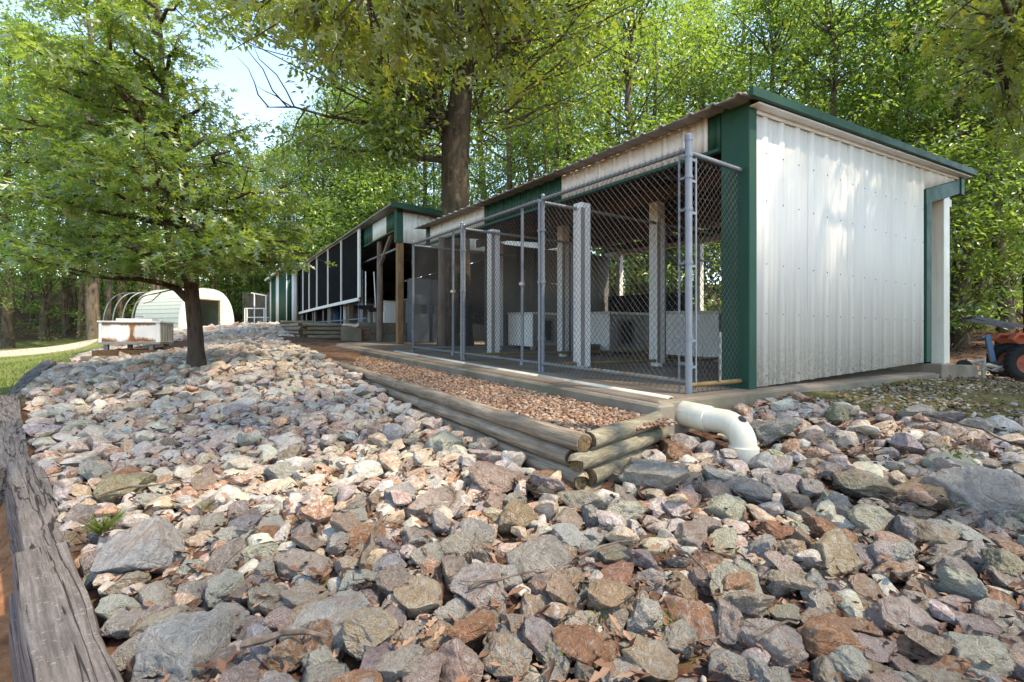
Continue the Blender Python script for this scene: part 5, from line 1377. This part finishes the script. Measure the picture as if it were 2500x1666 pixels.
# --- the young oak in the rock slope ---------------------------------------------------------------
def make_young_oak():
    rng = random.Random(3); rs = np.random.RandomState(3)
    B = np.array([0.02, 7.72, -.46]); r0 = ray(478); dep = 6.55
    fw = Vector((SA, CA, 0)); rt_ = Vector((CA, -SA, 0))
    def I(px, py, dd=0.0):             # photo pixel on the tree's own plane, moved dd towards or away
        return Vector(ray(px, py) * (dep + dd))
    t = thing('young_oak_tree', 'young oak with layered lobed leaves growing out of the rock slope', 'tree', tuple(B))
    paths = []
    tr = [I(480,900), I(479,860), I(476,800), I(470,740), I(467,700), I(468,670), I(460,610), I(452,540), I(450,470), I(444,400), I(425,320), I(405,250), I(395,170), I(392,90), I(380,10), I(376,-80), I(372,-160)]
    paths.append((tr, [.125,.098,.089,.086,.084,.080,.074,.066,.060,.055,.048,.042,.036,.03,.024,.016,.008]))
    L2 = [I(462,690), I(440,650,-.1), I(418,600,-.2), I(410,540,-.3), I(408,460,-.35), I(405,425,-.4), I(380,380,-.4), I(360,320,-.45), I(345,260,-.5), I(300,215,-.6), I(270,120,-.7), I(255,20,-.8)]
    paths.append((L2, [.062,.060,.057,.053,.05,.048,.04,.034,.028,.022,.015,.008]))
    low = [I(462,735), I(430,705,-.1), I(395,692,-.25), I(340,682,-.5), I(270,680,-.8), I(190,672,-1.2)]
    paths.append((low, [.055,.045,.036,.028,.018,.008]))
    limbs = []
    anchors = []
    def limb(start, end, r0, sub=True):
        pts = wander(rng, start, end, 5, .05); pts[2].z += .05
        rad = [r0 * (1 - .8 * i / 5) for i in range(6)]; paths.append((pts, rad))
        L = (Vector(end) - Vector(start)).length
        k = int(4 + L * 5)
        for i in range(k):
            u = rng.uniform(.28, 1.0); j = min(int(u * 5), 4); p = pts[j].lerp(pts[j+1], u * 5 - j)
            d = Vector((rng.gauss(0, 1), rng.gauss(0, 1), rng.gauss(0.05, .28))).normalized(); l2 = rng.uniform(.25, .7) * (1.15 - u * .5)
            e = p + d * l2
            q = wander(rng, p, e, 3, .08); paths.append((q, [.010, .007, .005, .003]))
            for w in (.45, .75, 1.0): anchors.append(tuple(p.lerp(e, w)))
    # layered boughs: (from y on the trunk, to px, to py, towards the camera)
    boughs = [(655, 120, 600, -1.4), (650, 300, 600, -1.6), (645, 640, 585, -.6), (640, 560, 600, -1.5), (630, 690, 640, .3), (620, 30, 560, -.6), (615, 200, 560, .9), (600, 600, 560, .9), (580, 700, 590, -.4),
              (560, 60, 470, -1.3), (540, 220, 440, -1.5), (530, 690, 500, .5), (510, 610, 470, -1.2), (480, 20, 390, .5), (460, 180, 360, -1.4), (440, 640, 420, .4), (430, 560, 370, -1.1), (400, 40, 290, -.8), (380, 240, 250, 1.0), (370, 580, 320, .6),
              (340, 90, 190, -1.1), (320, 500, 250, -.6), (300, 190, 140, .7), (270, 470, 190, .5), (240, 30, 90, -.5), (210, 290, 60, -.9), (180, 440, 110, -.5), (140, 130, 10, .3), (100, 330, -20, .5), (60, 440, -10, -.3), (20, 230, -90, -.4),
              (665, 420, 640, -1.7), (610, 480, 520, -1.8), (500, 380, 420, -1.9), (420, 300, 330, -1.9), (600, 745, 625, -.2), (560, 735, 560, .2), (500, 700, 455, -.3), (620, -60, 610, .2), (480, -80, 480, -.2), (330, -80, 300, 0)]
    trunk_y = [(p.z, p) for p in tr]
    for (sy, ex, ey, dd) in boughs:
        # nearest trunk point at that row
        z = -(sy - HY) / F_PX * dep
        j = max(i for i in range(len(tr)) if tr[i].z <= z + 1e-6)
        j = min(j, len(tr) - 2); u = (z - tr[j].z) / max(tr[j+1].z - tr[j].z, 1e-3); s = tr[j].lerp(tr[j+1], min(max(u, 0), 1))
        limb(s, I(ex, ey, dd), .030 + .012 * (sy > 300))
    for p in L2[4:]: limb(p, p + Vector((rng.uniform(-.9,.3), rng.uniform(-.6,.6), rng.uniform(.1,.6))), .018)
    for p in low[3:]: limb(p, p + Vector((rng.uniform(-.5,.3), rng.uniform(-.5,.5), rng.uniform(.1,.35))), .014)
    # bare dead twigs below the crown
    paths.append(([I(470,700,-.15), I(430,705,-.3), I(390,715,-.4), I(355,722,-.5), I(330,738,-.55)], [.012,.010,.008,.006,.003]))
    paths.append(([I(395,713,-.4), I(372,735,-.45), I(350,742,-.5)], [.006,.005,.003]))
    skin_tubes(paths, 12).build('trunk', MAT['bark_young'], t, smooth=True)
    A = np.array(anchors); A = A[~sky_gap(A, 25)]
    px, py, cz = proj(A[:, 0], A[:, 1], A[:, 2])
    right = 775 - np.clip((470 - py) * .62, 0, 240)
    A = A[(px < right) & (py < 668 + np.where(px < 300, -5, 0))]
    per = 9
    P, D, N, L = clump_leaves(rs, A, np.full(len(A), .21), per, .10, .165, .45, .25, 1.2)
    px, py, cz = proj(P[:, 0], P[:, 1], P[:, 2]); m = (py < 712) & ~((px > 235) & (px < 590) & (py > 678) & (rs.rand(len(P)) < .75))
    core = (((px - 430) / 150) ** 2 + ((py - 450) / 130) ** 2 < 1); m &= ~(core & (rs.rand(len(P)) < .5))
    P, D, N, L = P[m], D[m], N[m], L[m]
    V, Fq = leaf_mesh(P, D, N, L, LOBED)
    tint = np.clip(rs.normal(.42, .25, len(P)), 0, 1)
    np_obj('crown', V, Fq, MAT['leaf_young'], t, attrs={'tint': ('FACE', 'FLOAT', np.repeat(tint, 8))})
    print('young oak leaves', len(P))
make_young_oak()

# --- the big oak between the kennel and the barn ----------------------------------------------------
def make_big_oak():
    rng = random.Random(8); rs = np.random.RandomState(8); dep = 11.0
    def I(px, py, dd=0.0): return Vector(ray(px, py) * (dep + dd))
    t = thing('large_oak_tree', 'tall oak with a thick forked trunk rising behind the kennel roof', 'tree', tuple(I(1112, 860)))
    paths = [([I(1112,880), I(1112,800), I(1112,650), I(1112,520), I(1110,430), I(1112,360), I(1120,290), I(1128,210), I(1138,120), I(1150,0), I(1165,-150), I(1185,-330)], [.46,.38,.335,.315,.305,.32,.27,.24,.215,.19,.14,.06]),
             ([I(1100,350), I(1082,310), I(1068,260), I(1060,200), I(1048,150), I(1040,80), I(1015,-20), I(980,-140)], [.17,.155,.14,.125,.11,.09,.07,.04]),
             ([I(1095,392), I(1050,388,-.2), I(1010,384,-.4), I(985,370,-.5), I(965,345,-.7), I(940,310,-.8), I(905,300,-1.0), I(860,292,-1.2), I(800,285,-1.5), I(720,262,-1.8), I(650,262,-2.0)], [.075,.072,.068,.062,.056,.05,.042,.036,.028,.018,.008]),
             ([I(985,370,-.5), I(930,365,-.3), I(880,370,-.1), I(810,360,.2), I(720,372,.5)], [.04,.034,.027,.018,.008]),
             ([I(1076,305,0), I(1055,280,-.3), I(1030,255,-.5), I(1000,240,-.7), I(930,200,-1.0), I(860,150,-1.3), I(790,140,-1.6)], [.06,.05,.044,.036,.028,.018,.008]),
             ([I(1072,295), I(1040,288,.2), I(1000,290,.5), I(940,300,.8)], [.034,.028,.02,.01]),
             ([I(1125,180), I(1180,120,.4), I(1260,90,1.0), I(1340,40,1.4), I(1430,10,2.0)], [.07,.06,.045,.03,.01]),
             ([I(1135,120), I(1190,40,-.6), I(1250,-30,-1.2), I(1330,-70,-1.5)], [.07,.05,.035,.01]),
             ([I(1048,150), I(980,100,-.4), I(900,40,-1.0), I(800,10,-1.5), I(700,40,-2)], [.06,.05,.04,.025,.01])]
    anch = []
    for pts, rad in list(paths):
        for i in range(1, len(pts)):
            if rad[i] > .2: continue
            for _ in range(4 if rad[i] < .06 else 2):
                u = rng.random(); p = pts[i-1].lerp(pts[i], u)
                d = Vector((rng.gauss(0,1), rng.gauss(0,1), rng.gauss(.1,.5))).normalized(); L = rng.uniform(.5, 1.5)
                q = wander(rng, p, p + d * L, 4, .07); paths.append((q, [.016,.013,.010,.007,.003]))
                for w in q[2:]: anch.append(tuple(w))
    # crown mass: shell of clumps over the whole tree
    n = 560
    ctr = np.array(I(1120, 30)); d = rnd_dirs(rs, n); rr_ = rs.uniform(.45, 1, n) ** .6
    C = ctr + d * rr_[:, None] * np.array([5.2, 5.2, 4.2]) + np.array([0, 0, 1.2])
    # side boughs over the gap to the left
    m = 70; u = rs.uniform(0, 1, m)
    Lft = np.array([I(rs.uniform(690, 1040), rs.uniform(40, 420), rs.uniform(-2, 2)) for _ in range(m)])
    Top = np.array([I(rs.uniform(470, 720), rs.uniform(-60, 75), rs.uniform(-1.5, 1.5)) for _ in range(46)])
    C = np.vstack([C, Lft, Top, np.array(anch)])
    C = C[~sky_gap(C, 18)]
    px, py, cz = proj(C[:, 0], C[:, 1], C[:, 2])
    thin = (px > 1050) & (px < 1160) & (py > 170) & (cz < 11.6)
    low = (py > 395 - np.abs(px - 900) * .0) & (px < 1230)
    low |= (py > 560); low |= (px < 1060) & (py > 190) & (rs.rand(len(px)) < .55)
    C = C[~thin & ~(low & (rs.rand(len(C)) < .85))]
    for c in C[::2]:
        b = Vector(paths[0][0][rng.randint(5, 9)]); q = wander(rng, b.lerp(Vector(c), .35), c, 4, .05); paths.append((q, [.022,.018,.013,.009,.004]))
    skin_tubes(paths, 14).build('trunk', MAT['bark_oak'], t, smooth=True)
    P, D, N, L = clump_leaves(rs, C, rs.uniform(.4, .75, len(C)), 40, .10, .17, .5, .3, 1.0)
    g = ~sky_gap(P, 4) | (rs.rand(len(P)) < .10); P, D, N, L = P[g], D[g], N[g], L[g]
    V, Fq = leaf_mesh(P, D, N, L, OVAL)
    np_obj('crown', V, Fq, MAT['leaf_oak'], t, attrs={'tint': ('FACE', 'FLOAT', np.repeat(np.clip(rs.normal(.4, .25, len(P)), 0, 1), 2))})
    print('big oak leaves', len(P))
make_big_oak()

# --- the oak whose boughs hang over the viewer and shade the slope -----------------------------------
def make_overhang():
    rng = random.Random(14); rs = np.random.RandomState(14)
    base = Vector((9.0, -7.0, float(H(9.0, -7.0)) - .1))
    t = thing('overhanging_oak_tree', 'oak whose yellow-green boughs hang over the rock slope in front of the sheds', 'tree', tuple(base))
    paths = [([base, base + Vector((0,.05,1.0)), base + Vector((-.1,.1,3)), base + Vector((-.2,.3,5)), base + Vector((-.3,.5,7.2)), base + Vector((-.5,.8,11.5))], [.36,.28,.25,.22,.17,.06])]
    def I(px, py, d): return Vector(ray(px, py) * d)
    A = []
    def bough(pts, rad, tips, spread, per=5):
        paths.append((pts, rad))
        for (p, k) in tips:
            for _ in range(k):
                e = p + Vector((rng.gauss(0, spread), rng.gauss(0, spread), rng.gauss(-.12, spread * .55)))
                s = min(pts, key=lambda q: (q - e).length); q = wander(rng, s, e, 4, .07); paths.append((q, [.011,.009,.007,.005,.003])); 
                for w in q[2:]: A.append(tuple(w))
    s0 = base + Vector((-.1, .2, 4.6))
    p1 = [s0, Vector((4.2,-1.6,4.6)), Vector((2.9,.6,4.2)), Vector((2.0,2.0,3.6)), I(1120,-150,3.3), I(1000,-60,3.5), I(900,-20,3.7), I(800,-30,3.9)]
    bough(p1, [.11,.09,.07,.05,.035,.025,.018,.008], [(I(1180,-10,3.6), 7), (I(1040,20,3.7), 9), (I(930,30,3.6), 9), (I(810,10,3.9), 8), (I(700,-20,4.2), 6), (I(1100,60,4.0), 7), (I(880,80,4.2), 5), (I(1290,-40,4.0), 5)], .30)
    p2 = [s0, Vector((5.8,-2.2,4.4)), Vector((5.9,-.4,4.0)), I(2430,-60,4.2), I(2470,60,4.6), I(2440,150,5.0)]
    bough(p2, [.10,.08,.06,.04,.025,.01], [(I(2480,40,4.4), 9), (I(2420,20,4.8), 7), (I(2470,170,4.9), 8), (I(2500,260,5.2), 6), (I(2350,-40,4.8), 6)], .26)
    A = np.array(A); px, py, cz = proj(A[:, 0], A[:, 1], A[:, 2])
    lim = np.where(px < 1600, 215, 400) + rs.normal(0, 25, len(A)); A = A[(py < lim) | (cz < .5)]
    A = A[~sky_gap(A, 30)]
    P, D, N, L = clump_leaves(rs, A, np.full(len(A), .17), 6, .11, .175, .7, .7, .9)
    V1, F1 = leaf_mesh(P, D, N, L, LOBED); tint = [np.repeat(np.clip(rs.normal(.5, .25, len(P)), 0, 1), 8)]
    # unseen canopy added above the frame to shade the foreground rocks
    n = 330
    ctr = np.array([5.2, -4.4, 10.6]); d = rnd_dirs(rs, n); C = ctr + d * (rs.uniform(.3, 1, n) ** .6)[:, None] * np.array([4.4, 4.2, 2.2])
    px, py, cz = proj(C[:, 0], C[:, 1], C[:, 2]); vis = (cz > .3) & (px > -300) & (px < 2800) & (py > -120)
    C = C[~vis]
    for c in C[::13]:
        q = wander(rng, paths[0][0][rng.randint(3, 5)].lerp(Vector(c), .1), c, 4, .05); paths.append((q, [.035,.025,.017,.010,.004]))
    P2, D2, N2, L2 = clump_leaves(rs, C, rs.uniform(.5, .85, len(C)), 13, .12, .18, .5, .3, 1.0)
    for cc, rad3, nn, per in (((4.0, .3, 11.4), (3.3, 4.3, 1.5), 160, 44), ((9.8, -3.3, 11.0), (3.0, 2.6, 1.5), 120, 58)):  # more unseen leaf masses, added to shade the middle slope and the gable
        d3 = rnd_dirs(rs, nn); C3 = np.array(cc) + d3 * (rs.uniform(.2, 1, nn) ** .55)[:, None] * np.array(rad3)
        q3 = clump_leaves(rs, C3, rs.uniform(.45, .75, nn), per, .12, .18, .5, .3, 1.0)
        P2, D2, N2, L2 = (np.concatenate([a_, b_]) for a_, b_ in zip((P2, D2, N2, L2), q3))
        for c in C3[::24]: paths.append((wander(rng, paths[0][0][4].lerp(Vector(c), .15), c, 4, .05), [.035,.026,.018,.011,.004]))
    V2, F2 = leaf_mesh(P2, D2, N2, L2, OVAL)
    tint.append(np.repeat(np.clip(rs.normal(.5, .25, len(P2)), 0, 1), 2))
    skin_tubes(paths, 12).build('trunk', MAT['bark_oak'], t, smooth=True)
    np_obj('crown', np.vstack([V1, V2]), np.vstack([F1, F2 + len(V1)]), MAT['leaf_near'], t, attrs={'tint': ('FACE', 'FLOAT', np.concatenate(tint))})
    print('overhang leaves', len(P), len(P2))
make_overhang()

# --- the wood behind --------------------------------------------------------------------------------
def proto_tree(seed, h, cr, clear, nclump, per, L=(.15, .24)):
    rng = random.Random(seed); rs = np.random.RandomState(seed); paths = []
    top = Vector((rng.uniform(-.4,.4), rng.uniform(-.4,.4), h * .93))
    tr = wander(rng, (0,0,-.4), top, 8, .010); paths.append((tr, [.20 * (1 - .85 * (i/8) ** 1.1) * (h / 14) + (.05 if i == 0 else 0) for i in range(9)]))
    C = []
    for k in range(nclump):
        z = clear + (h - clear) * rng.random() ** .85; prof = math.sin(math.pi * min(1, ((z - clear) / (h - clear)) * .80 + .16)) ** .7
        a = rng.uniform(0, 6.28); r_ = cr * prof * rng.uniform(.25, 1) ** .6; C.append((r_ * math.cos(a), r_ * math.sin(a), z))
    C = np.array(C)
    for c in C[::3]:
        zb = max(clear * .5, c[2] - rng.uniform(.5, 2.2)); j = min(int(zb / (h * .93) * 8), 7); b = tr[j].lerp(tr[j+1], .5); b.z = zb if b.z > zb else b.z
        q = wander(rng, b, c, 4, .05); paths.append((q, [.035,.028,.02,.013,.005]))
    P, D, N, Ls = clump_leaves(rs, C, rs.uniform(.5, 1.0, len(C)), per, L[0], L[1], .42, .25, 1.1)
    V, Fq = leaf_mesh(P, D, N, Ls, OVAL)
    cm = np_obj('crown', V, Fq, MAT['leaf_wood'], attrs={'tint': ('FACE', 'FLOAT', np.repeat(np.clip(rs.normal(.45, .26, len(P)), 0, 1), 2))}, link=False)
    tb = skin_tubes(paths, 10); tm = bpy.data.meshes.new('trunk'); tm.from_pydata(tb.v, [], tb.q); tm.materials.append(MAT['bark_wood'])
    for p in tm.polygons: p.use_smooth = True
    return tm, cm
PROTO = [proto_tree(1, 15, 3.4, 3.2, 200, 54, (.12, .21)), proto_tree(2, 17, 3.8, 4.2, 220, 54, (.13, .22)), proto_tree(3, 13, 3.0, 2.2, 185, 60, (.10, .17)), proto_tree(4, 19, 3.6, 5.5, 220, 50, (.14, .23)), proto_tree(5, 6.0, 2.0, .8, 110, 60, (.12, .19))]
KIND = ('round-crowned tree', 'broad leafy tree', 'low-branched bushy tree', 'tall tree with a high crown', 'young leafy sapling')
def wood_tree(px, dep, k, sc, label, group, seed, wd=1.0):
    label = KIND[k] + ' ' + label
    rng = random.Random(seed); x, y = cw(px, dep); z = float(H(x, y))
    t = thing('sapling_tree' if k == 4 else 'forest_tree', label, 'tree', (x, y, z - .05), group)
    t.rotation_euler = (0, 0, rng.uniform(0, 6.28)); t.scale = (sc * wd, sc * wd, sc)
    for nm, me in zip(('trunk', 'crown'), PROTO[k]):
        o = bpy.data.objects.new(nm, me); COL.objects.link(o); o.parent = t
rw = random.Random(77)
LEFT = [(20,25,1,1.0),(110,27.5,0,1.0),(165,30,3,.95),(232,24,3,1.05),(300,31,1,1.0),(385,30,2,1.0),(-60,23,2,1.0),(-150,27,1,1),(65,33,3,1.0),(440,33,0,.92),(330,36,3,.9),(180,37,1,1)]
for i, (px, d, k, s) in enumerate(LEFT): wood_tree(px, d, k, s, 'at the edge of the lawn behind the young oak', 'trees along the lawn', 100 + i)
MIDL = [(520,33,2,.88),(585,35,0,.80),(650,36,2,.92),(715,34,0,.86),(790,33,0,.95),(860,36,1,1.0),(935,31,0,1.0),(1000,34,3,1.0),(620,31,4,1.2),(560,30.5,4,1.1),(760,32,4,1.2),(690,30,2,.85),(750,29,0,.84),(830,28.5,2,1.05),(895,28,0,1.0),(965,27.5,2,1.1),(1040,27,0,1.0),(810,30,4,1.4),(880,26,4,1.3),(950,25.5,4,1.4)]
for i, (px, d, k, s) in enumerate(MIDL): wood_tree(px, d, k, s, 'standing behind the hoop shelter and the striped shed', 'trees behind the shelter', 200 + i)
MIDR = [(1230,21,0,.95),(1300,25,1,1.0),(1180,27,3,1.0),(1390,20,2,1.0),(1480,24,3,.95),(1560,17,1,.85),(1640,22,0,1.0),(1720,19,2,.95),(1800,25,3,1.0),(1340,31,1,1),(1540,31,3,1),(1700,29,1,1.0),(1450,15.5,4,1.0),(1610,14.8,4,1.1),(1780,15.5,4,1.0)]
for i, (px, d, k, s) in enumerate(MIDR): wood_tree(px, d, k, s, 'in the wood behind the kennel roof', 'trees behind the kennel', 300 + i)
RIGHT = [(1880,17,2,1.0),(1960,22,1,1.0),(2050,15.5,0,.9),(2130,20,3,.95),(2210,16,2,.95),(2290,23,0,1.0),(2345,14.5,3,.80),(2400,18,1,.9),(2450,13.5,0,.8),(2520,16,2,.9),(2580,20,3,1),(2180,27,1,1),(2380,27,3,1),(2480,24,1,1),(2310,13.4,4,.9),(2250,18.5,4,1.2),(2420,21,4,1.2),(2660,14,0,.9),(2000,28,3,1)]
for i, (px, d, k, s) in enumerate(RIGHT): wood_tree(px, d, k, s, 'in the wood beyond the white porch post', 'trees beyond the porch post', 400 + i)
for i, (x, y, k, s) in enumerate(((12.4,-5.2,1,1.0),(14.0,-2.2,0,.95))):  # unseen trees, added for the shade they throw on the gable
    wood_tree(*[v for v in (lambda q: (float(q[0]), float(q[2])))(proj(np.float64(x), np.float64(y), 0.0))], k, s, 'out of view on the open side of the gable wall, added to shade the siding', 'unseen trees added to shade the gable', 500 + i) if proj(x, y, 0.)[2] > 0.1 else None
# the wood's depth: one mass of trunks and foliage
def make_woods():
    rs = np.random.RandomState(50); n = 1500
    px = rs.uniform(-500, 3000, n); dep = rs.uniform(33, 47, n); near = px > 1150; dep = np.where(near, rs.uniform(24, 40, n), dep)
    r_ = np.array([ray(p) for p in px]); X = r_[:, 0] * dep; Y = r_[:, 1] * dep
    zt = np.where((px > 480) & (px < 1000), 10.5, 17)
    C = np.stack([X, Y, H(X, Y) + .6 + (zt) * rs.uniform(0, 1, n) ** 1.3], 1)
    P, D, N, L = clump_leaves(rs, C, rs.uniform(.9, 1.7, n), 46, .22, .36, .5, .25, 1.0)
    V, Fq = leaf_mesh(P, D, N, L, OVAL)
    pxl = rs.uniform(-700, 640, 520); dl = rs.uniform(31, 46, 520); r2 = np.array([ray(p) for p in pxl]); X2 = r2[:, 0] * dl; Y2 = r2[:, 1] * dl
    C2 = np.stack([X2, Y2, H(X2, Y2) + rs.uniform(0, 5, 520)], 1); P2, D2, N2, L2 = clump_leaves(rs, C2, rs.uniform(.8, 1.5, 520), 46, .2, .34, .5, .25, 1.0)
    V2, F2 = leaf_mesh(P2, D2, N2, L2, OVAL); Fq = np.vstack([Fq, F2 + len(V)]); V = np.vstack([V, V2]); P = np.vstack([P, P2])
    t = np_obj('distant_woods', V, Fq, MAT['leaf_wood'], attrs={'tint': ('FACE', 'FLOAT', np.repeat(np.clip(rs.normal(.4, .25, len(P)), 0, 1), 2))})
    tag(t, 'mass of foliage filling the depth of the wood', 'woods', kind='stuff')
    mb = MB(); rng = random.Random(9)
    for k in range(150):
        p = rng.uniform(-300, 2800); d = rng.uniform(26, 46) if p < 1150 else rng.uniform(17, 40); x, y = cw(p, d); z = float(H(x, y))
        mb.tube([(x, y, z - .3), (x + rng.uniform(-.2,.2), y, z + 4), (x + rng.uniform(-.5,.5), y, z + 11)], [rng.uniform(.07,.19), .08, .04], 6, caps=False)
    tag(mb.build('distant_trunks', MAT['bark_wood'], smooth=True), 'slender trunks standing deep in the wood', 'woods', kind='stuff')
    # low brush along the forest edge
    n = 330; px = np.concatenate([rs.uniform(-200, 620, n // 3), rs.uniform(1150, 2700, n - n // 3)]); dep = np.where(px < 800, rs.uniform(26.5, 33, n), rs.uniform(16, 24, n))
    r_ = np.array([ray(p) for p in px]); X = r_[:, 0] * dep; Y = r_[:, 1] * dep
    C = np.stack([X, Y, H(X, Y) + rs.uniform(.15, 1.7, n)], 1)
    P, D, N, L = clump_leaves(rs, C, rs.uniform(.3, .75, n), 40, .12, .2, .5, .2, 1.1)
    V, Fq = leaf_mesh(P, D, N, L, OVAL)
    tag(np_obj('undergrowth', V, Fq, MAT['leaf_wood'], attrs={'tint': ('FACE', 'FLOAT', np.repeat(np.clip(rs.normal(.5, .25, len(P)), 0, 1), 2))}), 'low leafy undergrowth along the edge of the wood', 'undergrowth', kind='stuff')
make_woods()
def make_grass():
    rs = np.random.RandomState(60); n = 26000
    px = rs.uniform(-250, 420, n); dep = 7.5 + 20 * rs.beta(1.1, 1.4, n); r_ = np.array([ray(p) for p in px]); X = r_[:, 0] * dep; Y = r_[:, 1] * dep
    pat = np.array([mnoise.noise(Vector((a * .7, b * .7, 0))) for a, b in zip(X, Y)])
    m = (X < tie_x(Y) - .12) & ~((dep > 15) & (dep < 22.5) & (rs.rand(n) < .93)) & (pat + rs.normal(0, .2, n) > -.12); X, Y = X[m], Y[m]; k = len(X)
    P = np.stack([X, Y, H(X, Y) - .005], 1); D = rs.normal(0, .45, (k, 3)) + np.array([0, 0, 1.0]); N = rnd_dirs(rs, k)
    V, Fq = leaf_mesh(P, D, N, rs.uniform(.04, .10, k), (np.array([(0,.10),(0,-.10),(1,0)]), np.array([(0,1,2)])))
    tag(np_obj('lawn_grass', V, Fq, MAT['grass'], attrs={'tint': ('FACE', 'FLOAT', rs.uniform(0, 1, k))}), 'short patchy grass of the lawn beside the rock slope', 'grass', kind='stuff')
make_grass()
